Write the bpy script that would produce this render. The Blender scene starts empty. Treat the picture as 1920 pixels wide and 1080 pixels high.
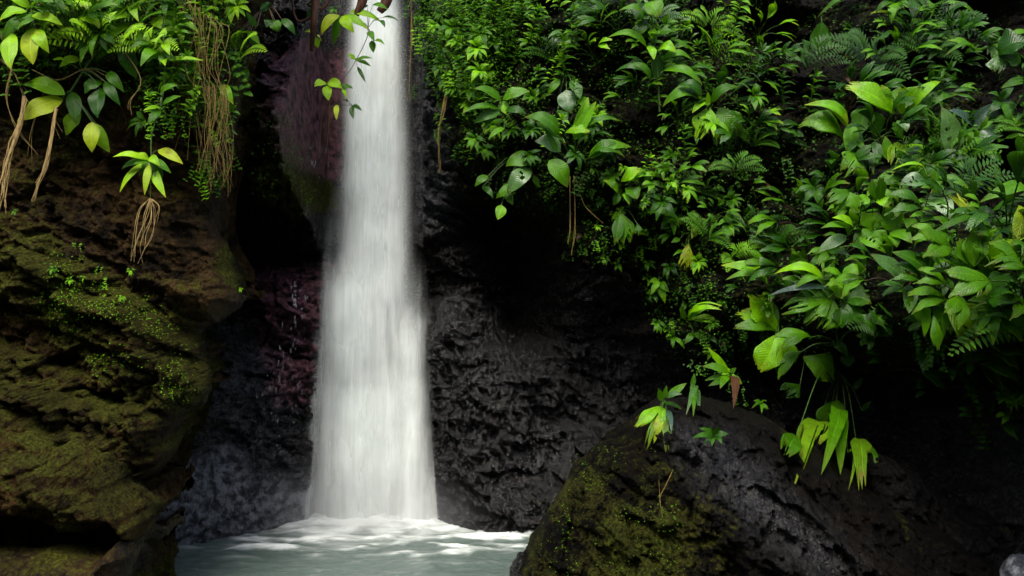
import bpy, math, random
import numpy as np
from mathutils import Vector

# ------------------------------------------------------------------ camera, world, sun, exposure
SC = bpy.context.scene
COL = SC.collection
CAMH = 2.4                      # camera height above the pool
FPX = 1867.0                    # focal length in photograph pixels (35 mm lens)
cam = bpy.data.cameras.new('camera'); cam.lens = 35; cam.sensor_width = 36
cam.clip_start = 0.05; cam.clip_end = 400
cobj = bpy.data.objects.new('camera', cam); COL.objects.link(cobj)
cobj.location = (0, 0, CAMH); cobj.rotation_euler = (math.radians(90), 0, 0)
SC.camera = cobj
W = bpy.data.worlds.new('World'); SC.world = W; W.use_nodes = True
wn = W.node_tree.nodes; wl = W.node_tree.links
sky = wn.new('ShaderNodeTexSky'); sky.sky_type = 'NISHITA'; sky.sun_disc = False
SUN_EL, SUN_AZ = math.radians(60), math.radians(196)      # high, behind the camera and a little to its left
sky.sun_elevation = SUN_EL; sky.sun_rotation = SUN_AZ
sky.air_density = 1.0; sky.dust_density = 4.0; sky.ozone_density = 0.6
wn['Background'].inputs['Strength'].default_value = 0.11
wl.new(sky.outputs[0], wn['Background'].inputs['Color'])
sd = bpy.data.lights.new('sun', 'SUN'); sd.energy = 1.4; sd.angle = math.radians(28); sd.color = (1, .975, .92)
so = bpy.data.objects.new('sun', sd); COL.objects.link(so)
sv = Vector((math.sin(SUN_AZ) * math.cos(SUN_EL), math.cos(SUN_AZ) * math.cos(SUN_EL), math.sin(SUN_EL)))
so.rotation_euler = sv.to_track_quat('Z', 'Y').to_euler(); so.location = (0, 0, 14)
SC.view_settings.view_transform = 'Standard'; SC.view_settings.look = 'None'
SC.view_settings.exposure = 1.75; SC.view_settings.gamma = 1
random.seed(5); RNG = np.random.default_rng(5)

def at(px, py, Y):
    return np.array([(px - 960) / FPX * Y, Y, CAMH + (540 - py) / FPX * Y])
def atv(px, py, Y): return Vector(at(px, py, Y))

# ------------------------------------------------------------------ object helpers
def tag(o, label=None, cat=None, group=None, kind=None):
    if label: o['label'] = label
    if cat: o['category'] = cat
    if group: o['group'] = group
    if kind: o['kind'] = kind
    return o
def empty(name, loc, label=None, cat=None, group=None, kind=None):
    o = bpy.data.objects.new(name, None); COL.objects.link(o); o.location = loc
    o.empty_display_size = .1
    return tag(o, label, cat, group, kind)
def link(name, me, parent=None, loc=None):
    o = bpy.data.objects.new(name, me); COL.objects.link(o)
    if loc is not None: o.location = loc
    if parent: o.parent = parent
    return o
def quads_of_grid(nu, nv):
    i = np.arange(nu - 1)[:, None] * nv + np.arange(nv - 1)[None]
    return np.stack([i, i + nv, i + nv + 1, i + 1], -1).reshape(-1, 4)
def fast_mesh(name, V, Q, mat, attrs=None, smooth=True, uv=None):
    me = bpy.data.meshes.new(name)
    V = np.asarray(V, dtype=np.float32); Q = np.asarray(Q, dtype=np.int32)
    me.vertices.add(len(V)); me.vertices.foreach_set('co', V.ravel())
    k = Q.shape[1]
    me.loops.add(Q.size); me.loops.foreach_set('vertex_index', Q.ravel())
    me.polygons.add(len(Q)); me.polygons.foreach_set('loop_start', np.arange(len(Q), dtype=np.int32) * k)
    me.update(calc_edges=True)
    me.polygons.foreach_set('use_smooth', np.full(len(Q), smooth, dtype=bool))
    for k_, a in (attrs or {}).items():
        at_ = me.attributes.new(k_, 'FLOAT_COLOR', 'POINT')
        buf = np.ones((len(V), 4), dtype=np.float32); buf[:, :a.shape[1]] = a
        at_.data.foreach_set('color', buf.ravel())
    if uv is not None:
        l = me.uv_layers.new(name='UVMap'); l.data.foreach_set('uv', np.asarray(uv, dtype=np.float32)[Q.ravel()].ravel())
    me.materials.append(mat); me.update()
    return me

# ------------------------------------------------------------------ noise
PERM = np.random.default_rng(11).permutation(4096)
GR = np.random.default_rng(12).normal(size=(4096, 3)); GR /= np.linalg.norm(GR, axis=1)[:, None]
def _h(i, j, k): return PERM[(PERM[(PERM[i & 4095] + j) & 4095] + k) & 4095]
def pn(x, y, z):
    x, y, z = np.broadcast_arrays(x, y, z)
    xi = np.floor(x).astype(np.int64); yi = np.floor(y).astype(np.int64); zi = np.floor(z).astype(np.int64)
    fx, fy, fz = x - xi, y - yi, z - zi
    u = fx * fx * fx * (fx * (fx * 6 - 15) + 10); v = fy * fy * fy * (fy * (fy * 6 - 15) + 10); w = fz * fz * fz * (fz * (fz * 6 - 15) + 10)
    def g(a, b, c):
        G = GR[_h(xi + a, yi + b, zi + c)]
        return G[..., 0] * (fx - a) + G[..., 1] * (fy - b) + G[..., 2] * (fz - c)
    l = lambda a, b, t: a + t * (b - a)
    return 1.5 * l(l(l(g(0,0,0), g(1,0,0), u), l(g(0,1,0), g(1,1,0), u), v), l(l(g(0,0,1), g(1,0,1), u), l(g(0,1,1), g(1,1,1), u), v), w)
def fbm(x, y, z, o=4, lac=2.1, g=.5):
    s = 0; a = 1
    for i in range(o):
        s = s + a * pn(x + 17.3 * i, y - 9.1 * i, z + 4.7 * i); x = x * lac; y = y * lac; z = z * lac; a *= g
    return s
def ridged(x, y, z, o=4, lac=2.1, g=.5):
    s = 0; a = 1; n = 0
    for i in range(o):
        s = s + a * (1 - 2 * np.abs(pn(x + 11.3 * i, y - 3.1 * i, z + 8.7 * i))); n += a
        x = x * lac; y = y * lac; z = z * lac; a *= g
    return s / n
def cells(x, z, seed=0):
    """faceted blocks: returns (tilted plane height, distance to the crack)"""
    xi = np.floor(x).astype(np.int64); zi = np.floor(z).astype(np.int64)
    f1 = np.full(x.shape, 9.); f2 = np.full(x.shape, 9.); h = np.zeros(x.shape)
    for a in (-1, 0, 1):
        for b in (-1, 0, 1):
            q = _h(xi + a, zi + b, np.int64(seed)); r = GR[q]
            cx = xi + a + .5 + .45 * r[..., 0]; cz = zi + b + .5 + .45 * r[..., 1]
            dx = x - cx; dz = z - cz; d = np.hypot(dx, dz)
            r2 = GR[(q * 7 + 3) & 4095]
            hh = r2[..., 2] * .6 + r2[..., 0] * dx + r2[..., 1] * dz
            m = d < f1
            f2 = np.where(m, f1, np.minimum(f2, d)); h = np.where(m, hh, h); f1 = np.where(m, d, f1)
    return h, f2 - f1
def sst(a, b, x):
    t = np.clip((x - a) / (b - a), 0, 1); return t * t * (3 - 2 * t)
def poly_sd(P, x, z):
    """signed distance to a polygon, positive inside"""
    P = np.asarray(P, float); d = np.full(x.shape, 1e9); ins = np.zeros(x.shape, bool)
    for i in range(len(P)):
        a = P[i]; b = P[(i + 1) % len(P)]; e = b - a
        t = np.clip(((x - a[0]) * e[0] + (z - a[1]) * e[1]) / (e @ e), 0, 1)
        d = np.minimum(d, np.hypot(x - a[0] - t * e[0], z - a[1] - t * e[1]))
        if a[1] != b[1]:
            c = ((a[1] > z) != (b[1] > z)) & (x < (b[0] - a[0]) * (z - a[1]) / (b[1] - a[1]) + a[0]); ins ^= c
    return np.where(ins, d, -d)
def pxpoly(pts, Y): return [(at(p[0], p[1], Y)[0], at(p[0], p[1], Y)[2]) for p in pts]

# ------------------------------------------------------------------ node helper
class NT:
    def __init__(s, name):
        s.m = bpy.data.materials.new(name); s.m.use_nodes = True; s.t = s.m.node_tree; s.n = s.t.nodes; s.l = s.t.links
        s.b = s.n['Principled BSDF']; s.out = s.n['Material Output']
    def mk(s, ty, **kw):
        n = s.n.new(ty)
        for k, v in kw.items():
            if k.startswith('i_'):
                n.inputs[k[2:].replace('_', ' ')].default_value = v
            else: setattr(n, k, v)
        return n
    def set(s, sock, v):
        if isinstance(v, bpy.types.NodeSocket): s.l.new(v, sock)
        elif isinstance(v, (tuple, list)) and len(v) == 3 and sock.type == 'RGBA': sock.default_value = (*v, 1)
        else: sock.default_value = v
    def math(s, op, a, b=0., c=None, clamp=False):
        n = s.mk('ShaderNodeMath', operation=op, use_clamp=clamp); s.set(n.inputs[0], a); s.set(n.inputs[1], b)
        if c is not None: s.set(n.inputs[2], c)
        return n.outputs[0]
    def mix(s, f, a, b):
        n = s.mk('ShaderNodeMix', data_type='RGBA'); s.set(n.inputs[0], f); s.set(n.inputs[6], a); s.set(n.inputs[7], b); return n.outputs[2]
    def mapr(s, v, a, b, c=0., d=1.):
        n = s.mk('ShaderNodeMapRange', interpolation_type='SMOOTHSTEP'); s.set(n.inputs[0], v)
        for i, q in enumerate((a, b, c, d)): n.inputs[i + 1].default_value = q
        return n.outputs[0]
    def coord(s, scale=(1, 1, 1), src='Object', rot=(0, 0, 0)):
        t = s.mk('ShaderNodeTexCoord'); m = s.mk('ShaderNodeMapping'); m.inputs['Scale'].default_value = scale; m.inputs['Rotation'].default_value = rot
        s.l.new(t.outputs[src], m.inputs[0]); return m.outputs[0]
    def noise(s, vec, scale, detail=4, rough=.55, dist=0):
        n = s.mk('ShaderNodeTexNoise'); n.inputs['Scale'].default_value = scale; n.inputs['Detail'].default_value = detail
        n.inputs['Roughness'].default_value = rough; n.inputs['Distortion'].default_value = dist
        if vec: s.l.new(vec, n.inputs['Vector'])
        return n.outputs[0]
    def bump(s, h, st, dist=.02, nrm=None):
        n = s.mk('ShaderNodeBump'); s.set(n.inputs['Strength'], st); n.inputs['Distance'].default_value = dist; s.l.new(h, n.inputs['Height'])
        if nrm: s.l.new(nrm, n.inputs['Normal'])
        return n.outputs[0]

def rock_material(name, dark, light, mossA=(.022, .030, .004), mossB=(.085, .105, .008), dry=.55, wetr=.22, spec=.3):
    """wet stone: mask R = moss, G = purple stone, B = pale grey stone; wet R = wetness"""
    t = NT(name); P = t.coord()
    a = t.mk('ShaderNodeVertexColor', layer_name='mask'); sp = t.mk('ShaderNodeSeparateColor'); t.l.new(a.outputs[0], sp.inputs[0])
    w = t.mk('ShaderNodeVertexColor', layer_name='wet'); sw = t.mk('ShaderNodeSeparateColor'); t.l.new(w.outputs[0], sw.inputs[0])
    n1 = t.noise(P, 2.2, 6, .6, .4); n2 = t.noise(P, 11, 6, .65); n3 = t.noise(P, 45, 5, .7); n4 = t.noise(P, 160, 3, .7)
    base = t.mix(t.mapr(t.math('ADD', t.math('MULTIPLY', n1, .5), t.math('MULTIPLY', n2, .5)), .38, .64), dark, light)
    pur = t.mix(t.mapr(n2, .35, .65), (.020, .009, .012), (.17, .070, .085))
    base = t.mix(t.mapr(t.math('ADD', sp.outputs[1], t.math('MULTIPLY', t.math('SUBTRACT', n2, .5), 1.6)), .25, .95), base, pur)
    gry = t.mix(t.mapr(n2, .4, .62), (.028, .030, .037), (.20, .208, .22))
    base = t.mix(sp.outputs[2], base, gry)
    mf = t.math('ADD', sp.outputs[0], t.math('ADD', t.math('MULTIPLY', t.math('SUBTRACT', n2, .5), 1.1), t.math('MULTIPLY', t.math('SUBTRACT', n3, .5), .9)))
    mf = t.mapr(mf, .36, .66)
    moss = t.mix(t.mapr(n3, .38, .66), mossA, mossB)
    moss = t.mix(t.mapr(n1, .40, .62), t.mix(.6, moss, (.022, .015, .003)), moss)
    spk = t.mapr(n4, .58, .72)
    moss = t.mix(t.math('MULTIPLY', spk, .6), moss, (.09, .12, .006))
    t.set(t.b.inputs['Base Color'], t.mix(mf, base, moss))
    rr = t.mapr(n3, .3, .7, wetr * .6, wetr * 1.7)
    rough = t.mk('ShaderNodeMix'); t.set(rough.inputs[0], sw.outputs[0]); rough.inputs[2].default_value = dry; t.l.new(rr, rough.inputs[3])
    r2 = t.mk('ShaderNodeMix'); t.set(r2.inputs[0], mf); t.l.new(rough.outputs[0], r2.inputs[2]); r2.inputs[3].default_value = .8
    t.set(t.b.inputs['Roughness'], r2.outputs[0])
    sl = t.mk('ShaderNodeMix'); t.set(sl.inputs[0], mf); t.set(sl.inputs[2], t.math('ADD', t.math('MULTIPLY', t.math('POWER', sw.outputs[0], 3.), .5), t.math('MULTIPLY_ADD', sw.outputs[0], .1, spec * .25))); sl.inputs[3].default_value = .08
    t.set(t.b.inputs['Specular IOR Level'], sl.outputs[0])
    dry_ = t.math('SUBTRACT', 1., t.math('MULTIPLY', sw.outputs[0], .75))
    h = t.math('ADD', t.math('MULTIPLY', n2, .9), t.math('MULTIPLY', dry_, t.math('ADD', t.math('MULTIPLY', n3, .75), t.math('MULTIPLY', n4, t.math('ADD', .2, t.math('MULTIPLY', mf, .35))))))
    rn = t.noise(t.coord((26, 9, 7), rot=(0, math.radians(-18), 0)), 1., 5, .62, .6)                 # running water drawn out down the stone
    b1 = t.bump(h, 1., .08); t.set(t.b.inputs['Normal'], t.bump(t.math('MULTIPLY', rn, sw.outputs[0]), 1., .10, b1))
    return t.m

MR = {}
MR['brown'] = rock_material('brown_stone', (.006, .0038, .0015), (.075, .042, .013), mossA=(.018, .019, .002), mossB=(.088, .098, .008), dry=.7, wetr=.32, spec=.10)
MR['dark'] = rock_material('dark_wet_stone', (.0009, .0007, .0006), (.0060, .0042, .0026), mossA=(.010, .012, .0015), mossB=(.075, .085, .005), dry=.6, wetr=.15, spec=.22)
# ------------------------------------------------------------------ the cliff (terrain) as one displaced sheet
def rbf_fit(pts, lam=.02):
    P = np.array([at(*p)[[0, 2]] for p in pts]); v = np.array([p[2] for p in pts], float); n = len(P)
    d = np.hypot(P[:, None, 0] - P[None, :, 0], P[:, None, 1] - P[None, :, 1])
    A = np.zeros((n + 3, n + 3)); A[:n, :n] = d + 0 * lam; A[:n, n] = 1; A[:n, n + 1:] = P; A[n, :n] = 1; A[n + 1:, :n] = P.T
    c = np.linalg.solve(A, np.r_[v, 0, 0, 0])
    def f(x, z):
        s = c[n] + c[n + 1] * x + c[n + 2] * z
        for i in range(n): s = s + c[i] * np.hypot(x - P[i, 0], z - P[i, 1])
        return s
    return f
CTRL = [(700,-500,13),(700,-150,11.7),(700,0,11.2),(700,250,11.0),(700,500,10.8),(700,750,10.6),(700,985,10.5),(700,1200,10.4),
 (590,60,9.9),(600,200,9.55),(560,320,9.35),(525,240,9.25),(500,100,10.6),(470,330,10.2),(540,440,10.8),(450,440,11.2),(500,470,11.3),(480,-300,12),
 (530,560,10.4),(560,700,10.3),(460,650,10.5),(450,800,10.1),(560,900,10.25),(450,960,9.75),(400,900,9.6),(400,1050,9.5),(330,750,9.2),(320,950,9.1),(500,1080,9.9),
 (200,100,9.3),(200,500,9.3),(200,900,9),(0,300,8.8),(0,900,8.4),(-500,300,8.6),(-500,900,8.4),(-1200,500,5.5),(-500,-400,9),(0,-400,9.8),
 (800,50,10.6),(830,200,10.4),(850,330,10.4),(820,430,10.35),(800,350,10.7),(790,480,11.2),(770,570,11.3),(860,480,10.7),
 (900,420,11.3),(940,500,11.9),(960,590,11.8),(880,560,10.6),(840,620,10.1),(880,700,10.05),(820,800,10.3),(900,850,10.0),(930,950,9.9),
 (1000,700,10.4),(1000,850,10.3),(1100,720,10.7),(1150,640,10.3),(1080,560,10.1),(1180,560,9.9),(1150,800,10.5),(1020,980,9.9),(1100,950,9.9),(1000,1080,9.6),
 (860,100,10.2),(900,250,9.9),(980,150,9.9),(1000,330,9.7),(960,-100,10.6),(1200,100,9.9),(1200,350,9.4),(1100,460,9.6),(1200,-300,11.4),
 (1400,100,9.8),(1350,300,9.3),(1350,450,9.0),(1280,560,9.1),(1300,680,9.3),(1450,350,9.0),(1450,600,8.7),(1600,250,9.0),(1600,450,8.5),(1600,650,8.3),
 (1700,40,9.8),(1850,60,10.0),(1850,250,8.7),(1850,450,8.1),(1850,650,7.9),(1450,800,9.0),(1600,850,8.7),(1800,800,8.3),(1800,1000,7.8),(1500,1050,8.3),
 (1700,-300,11.5),(2300,200,7.2),(2300,700,6.2),(2300,1100,6.0),(2800,500,3.5),(2400,-400,9),(1300,1080,9.0)]
CF = rbf_fit(CTRL)

def rough_rock(x, z, amp=1., ang=30, seed=0, layer=1.):
    """layered, blocky stone relief (metres towards the viewer)"""
    a = math.radians(ang); u = x * math.cos(a) - z * math.sin(a); v = x * math.sin(a) + z * math.cos(a)
    wu = u + .18 * fbm(u * 1.2 + seed, v * 1.2, seed, 3); wv = v + .18 * fbm(u * 1.1, v * 1.3 + 5 + seed, seed + 2., 3)
    c1, e1 = cells(wu * 1.3 + seed, wv * 2.6 * layer, seed); c2, e2 = cells(wu * 3.6, wv * 6.5 * layer, seed + 3)
    c3, e3 = cells(wu * 10 + seed, wv * 15 * layer, seed + 5); c4, e4 = cells(u * 26 + seed, v * 34, seed + 9)
    q1 = v * 2.1 * layer + .9 * fbm(u * .9, v * 1.6, seed + 6., 4); s1 = q1 - np.floor(q1)
    q2 = v * 6.3 * layer + 1.4 * fbm(u * 1.6, v * 2.6, seed + 8., 4); s2 = q2 - np.floor(q2)
    led = lambda s: np.where(s < .84, s / .84, (1 - s) / .16)
    m1 = sst(-.3, .5, fbm(u * .8, v * .9, seed + 3., 2)); m2 = sst(-.3, .5, fbm(u * 1.5, v * 1.7, seed + 4., 2))
    h = .15 * c1 + .085 * c2 + .042 * c3 + .012 * c4 + .16 * m1 * (.5 - led(s1)) + .06 * m2 * (.5 - led(s2))
    h = h - .035 * np.exp(-(e1 / .05) ** 2) * m2 - .012 * np.exp(-(e2 / .07) ** 2) * m1
    h = h + .12 * fbm(u * 1.7, v * 2.6, seed, 4) + .085 * ridged(u * 3.6, v * 6, seed + 1., 5, 2.2, .62) + .03 * ridged(u * 11, v * 17, seed + 2., 4, 2.2, .6) + .02 * fbm(x * 20, z * 20, seed, 4, 2.1, .65)
    return amp * h

def blob(x, z, px, py, Y, rx, ry):
    c = at(px, py, Y); sx = rx / FPX * Y; sz = ry / FPX * Y
    return np.exp(-(((x - c[0]) / sx) ** 2 + ((z - c[2]) / sz) ** 2))
def reg(x, z, pts, Y, soft=.12): return sst(-soft, soft, poly_sd(pxpoly(pts, Y), x, z))

xs = np.concatenate([np.linspace(-13, -6.2, 60), np.arange(-6.15, 6.2, .0175), np.linspace(6.25, 13, 60)])
zs = np.concatenate([np.arange(-.6, 5.9, .0175), np.linspace(5.95, 14, 110)])
X, Z = np.meshgrid(xs, zs, indexing='ij')
def cliff_y(X, Z, full=True):
    y = CF(X, Z)
    y = y + np.maximum(Z - 5.8, 0) * .25
    y = np.maximum(y, 1.2 - .2 * Z)
    return y
Y0 = cliff_y(X, Z)
for q_ in ((1490,20,10,90,110,1.1),(1880,0,10,130,90,1.3),(1180,160,9.8,60,60,.5),(1200,265,9.6,80,45,.4),(1450,380,9,70,80,.5),(1500,740,8.8,260,90,.7),(1330,60,9.9,60,50,.4),(1750,130,9.4,90,50,.5),(1880,330,8.5,70,60,.5),(1730,400,8.5,60,50,.45),(940,140,9.9,40,40,.4)):
    Y0 = Y0 + q_[5] * blob(X, Z, *q_[:5])                      # hollows in the slope
Y0 = Y0 - .28 * fbm(X * 1.3, Z * 1.8, 6.6, 3) * reg(X, Z, [(880,-200),(2600,-200),(2600,760),(1200,640),(1000,380)], 9.3, .3)

streak = reg(X, Z, [(790,560),(880,540),(960,640),(1060,640),(1210,650),(1200,800),(1060,900),(1000,1010),(800,1010),(780,700)], 10.1)
rr = rough_rock(X, Z, 1.0, 12, 0)
smoothL = reg(X, Z, [(340,860),(420,840),(470,900),(600,930),(600,1000),(300,1100)], 9.8)
smoothP = reg(X, Z, [(560,60),(640,60),(640,260),(560,240),(530,160)], 10.4)
amp = 1 - .75 * smoothL - .75 * smoothP
purp = reg(X, Z, [(545,90),(640,60),(640,330),(560,330),(520,240),(500,150)], 10.4) + reg(X, Z, [(460,500),(620,490),(600,640),(590,760),(530,760),(480,640)], 10.4) * .9
flow = .06 * ridged(X * 15 + Z * 6 + fbm(X * 2, Z * 2, 8., 2), Z * 4.5 - X, 6.2, 4, 2.1, .6) + ridged(X * 6 + 1.2 * fbm(X * 1.5, Z * .8, 3., 2) + Z * 2.2, Z * 2.4, 3.1, 4) * .11 + fbm(X * 24 + Z * 8, Z * 9, 1., 4, 2.1, .6) * .06
# the purple slab left of the fall is pitted and lumpy, the grey foot of the wall is water-worn into flutes
Yc = Y0 - amp * (1 - .45 * streak) * rr - streak * flow - purp * .03 * fbm(X * 14, Z * 14, 9., 3)
flute = ridged((X + Z * .9) * 1.5, (X * .5 - Z) * 7, 2., 3)
Yc -= smoothL * .07 * flute
yf = 10.40 + .62 * (1 - np.clip((5.4 - Z) / 5.4, 0, 1) ** 1.3) + np.maximum(Z - 5.4, 0) * .2
fx = (X - (-1.42 - .02 * Z)) / (.62 + .14 * np.clip(2 - Z, 0, 2) / 2)
Yc = np.maximum(Yc, yf - 5 * np.maximum(np.abs(fx) - .82, 0))
green_wall = reg(X, Z, [(860,-80),(2600,-80),(2600,560),(1900,760),(1500,700),(1200,640),(1190,500),(1060,480),(900,380),(850,250)], 9.3, .3)
moss = .10 + .60 * reg(X, Z, [(460,150),(560,160),(600,300),(640,380),(560,420),(480,360)], 10.5) + .18 * reg(X, Z, [(810,60),(880,60),(900,400),(860,450),(790,420),(830,250)], 10.4, .2) + .25 * green_wall \
   + .1 * reg(X, Z, [(380,600),(470,560),(470,760),(400,800)], 10.2)
moss = moss - .45 * streak - .3 * purp - .35 * smoothL
grey = .85 * smoothL + .04 * streak + .3 * reg(X, Z, [(770,80),(830,100),(850,420),(770,440)], 10.5, .15) + .25*reg(X, Z, [(420,620),(520,640),(560,900),(430,860)], 10.2, .2)
wet = .8 + .2 * streak - .55 * green_wall - .25 * purp - .3 * smoothL
mask = np.stack([moss.ravel(), np.clip(purp, 0, 1).ravel(), np.clip(grey, 0, 1).ravel()], 1)
wetA = np.repeat(np.clip(wet, 0, 1).ravel()[:, None], 3, 1)
V = np.stack([X.ravel(), Yc.ravel(), Z.ravel()], 1)
me = fast_mesh('cliff', V, quads_of_grid(len(xs), len(zs)), MR['dark'], {'mask': np.clip(mask, 0, 1), 'wet': wetA})
cliff = link('cliff', me); tag(cliff, 'dark wet rock cliff rising behind the waterfall and under the jungle plants', 'cliff', kind='structure')

DEPTH = [Yc.copy()]      # front-most rock surface on the (xs, zs) grid, for standing plants on it
def surf(x, z):
    """depth of the front-most rock at x, z"""
    i = np.clip(np.searchsorted(xs, x) - 1, 0, len(xs) - 2); j = np.clip(np.searchsorted(zs, z) - 1, 0, len(zs) - 2)
    return float(DEPTH[0][i, j])
def hit(px, py):
    """march the photograph's line of sight until it meets rock"""
    Y = 3.0
    while Y < 14:
        p = at(px, py, Y)
        if surf(p[0], p[2]) <= Y:
            for k in range(8):
                p = at(px, py, Y - .09 + k * .012)
                if surf(p[0], p[2]) <= p[1]: break
            return p
        Y += .09
    return at(px, py, 10)

# ------------------------------------------------------------------ separate rocks: closed bodies with their own outline, bulge and relief
def rock(name, poly, Y, T, bulge, R, mat, label, cat, seed, ang=30, amp=1., lobes=(), mossf=None, step=.0145, tilt=(0, 0), jag=.05, group=None, layer=1., wetf=.5, greyf=None, taper=2.3):
    P = np.array(pxpoly(poly, Y)); x0, z0 = P.min(0) - .35; x1, z1 = P.max(0) + .35
    z0 = max(z0, -.5)
    gx = np.arange(x0, x1, step); gz = np.arange(z0, z1, step); gX, gZ = np.meshgrid(gx, gz, indexing='ij')
    jx = gX + jag * fbm(gX * 3 + seed, gZ * 3, seed, 4); jz = gZ + jag * fbm(gX * 3, gZ * 3 + 7 + seed, seed, 4)
    d = poly_sd(P, jx, jz)
    q = np.clip(d / R, 0, 1); dome = np.sqrt(1 - (1 - q) ** 2)
    c = P.mean(0)
    y = Y - bulge * dome + tilt[0] * (gX - c[0]) + tilt[1] * (gZ - c[1])
    for (lp, h, lr) in lobes:
        ld = poly_sd(pxpoly(lp, Y), jx, jz); lq = np.clip(ld / lr, 0, 1)
        y = y - h * np.sqrt(1 - (1 - lq) ** 2) + .10 * abs(h) * np.exp(-(ld / .05) ** 2)
    rel = rough_rock(gX + seed * 3.7, gZ, amp, ang, seed, layer)
    y = y - rel * sst(-.04, .10, d)
    y = y + np.maximum(-d, 0) * 7
    back = Y + T
    y = np.minimum(y, back)
    mo = np.full(gX.shape, .2) if mossf is None else mossf(gX, gZ, y)
    gr = np.zeros_like(mo) if greyf is None else greyf(gX, gZ, y)
    nx, nz = gX.shape
    keep = (y < back - 1e-6)
    kq = keep[:-1, :-1] | keep[1:, :-1] | keep[:-1, 1:] | keep[1:, 1:]
    F = quads_of_grid(nx, nz)[kq.ravel()]
    n = nx * nz
    d0 = poly_sd(P, gX, gZ); kk = np.ones(17) / 17
    for ax in (0, 1): d0 = np.apply_along_axis(lambda q_: np.convolve(np.pad(q_, 8, 'edge'), kk, 'valid'), ax, d0)
    gdx, gdz = np.gradient(d0, step); out = np.clip(-d, 0, (T + bulge) / 7 + .05) * taper      # the flanks turn in under the rock
    out = out + .16 * ridged(y * 1.6 + seed, gZ * 2.2, gX * 2.2, 4, 2.1, .55) * sst(.0, .09, -d)
    Vf = np.stack([(gX + gdx * out).ravel(), y.ravel(), (gZ + gdz * out).ravel()], 1)
    Dm = T / 7; Lm = 3 * Dm + .1; nd = Dm * (taper - 1) + (d + Dm) * (Lm - Dm * (taper - 1)) / (Lm + Dm); cap = np.where(d < Lm, nd - d, 0)
    Vb = np.stack([(gX + gdx * cap).ravel(), np.full(n, back + .02), (gZ + gdz * cap).ravel()], 1)
    used = np.zeros(2 * n, bool); Q = np.concatenate([F, F[:, ::-1] + n])
    used[Q.ravel()] = True; idx = np.cumsum(used) - 1
    A = np.stack([mo.ravel(), 0 * mo.ravel(), gr.ravel()], 1); A = np.r_[A, A][used]
    if callable(wetf): wv = wetf(gX, gZ).ravel()
    else: wv = np.full(n, wetf)
    o_ = np.array([c[0], Y, max(z0, 0)])
    me = fast_mesh(name, np.r_[Vf, Vb][used] - o_, idx[Q], mat, {'mask': np.clip(A, 0, 1), 'wet': np.clip(np.repeat(np.r_[wv, wv][used][:, None], 3, 1), 0, 1)})
    o = link(name, me, loc=o_); tag(o, label, cat, group)
    # register its surface
    ix = np.searchsorted(gx, xs) - 1; iz = np.searchsorted(gz, zs) - 1
    okx = (ix >= 0) & (ix < nx - 1); okz = (iz >= 0) & (iz < nz - 1)
    sub = y[np.ix_(ix[okx], iz[okz])]; sub = np.where(sub >= back - 1e-6, 99, sub)
    cur = DEPTH[0][np.ix_(okx, okz)]; DEPTH[0][np.ix_(okx, okz)] = np.minimum(cur, sub)
    return o

def m_up(X_, Z_, y, base, gain, sc=1.3, seed=0):
    gz_ = np.gradient(y, axis=1)
    up = sst(.2, 1.4, gz_ / .0145)
    return base + gain * up + .35 * fbm(X_ * sc, Z_ * sc, seed, 3)

# upper left outcrop, overhanging at its right-hand edge
def mA(X_, Z_, y):
    e = reg(X_, Z_, [(395,420),(425,440),(460,540),(440,545),(405,500)], 8.0, .05)
    return m_up(X_, Z_, y, .24, .18, 1.5, 3) + .6 * e
rock('rock_outcrop', [(-700,-500),(560,-500),(475,-60),(455,60),(440,200),(418,300),(398,380),(412,430),(436,480),(462,560),(440,592),(402,606),(372,640),(330,640),(200,640),(-300,640),(-700,640)],
     8.3, 1.4, .5, .5, MR['brown'], 'dark brown overhanging rock outcrop hung with roots at the upper left', 'rock', 3, 25, .8,
     mossf=mA, tilt=(.10, .16), wetf=.35, taper=2.2)
# middle left rock with the mossy ledges
def mB(X_, Z_, y):
    e = reg(X_, Z_, [(100,470),(250,520),(330,640),(200,660),(100,600)], 7.6, .15)
    return m_up(X_, Z_, y, .36, .36, 2.2, 5) + .2 * e
rock('mossy_rock', [(-600,280),(-100,360),(0,388),(70,400),(130,432),(200,478),(262,520),(330,588),(368,640),(384,700),(380,760),(345,800),(330,850),(305,900),(280,960),(262,1060),(250,1300),(-600,1300)],
     7.75, 1.5, .4, .4, MR['brown'], 'mossy brown layered rock on the left bank below the overhanging outcrop', 'rock', 7, 27, 1.25,
     lobes=[([(-600,520),(0,632),(90,648),(190,700),(215,735),(195,780),(110,800),(0,790),(-600,600)], .28, .16),
            ([(190,730),(290,735),(350,790),(345,850),(315,885),(240,880),(170,830)], .26, .16),
            ([(60,470),(200,500),(290,560),(350,640),(330,690),(240,650),(120,600),(20,560),(-60,500)], .22, .2)],
     mossf=mB, tilt=(.12, .22), layer=1.2, wetf=.25, taper=2.2)
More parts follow.
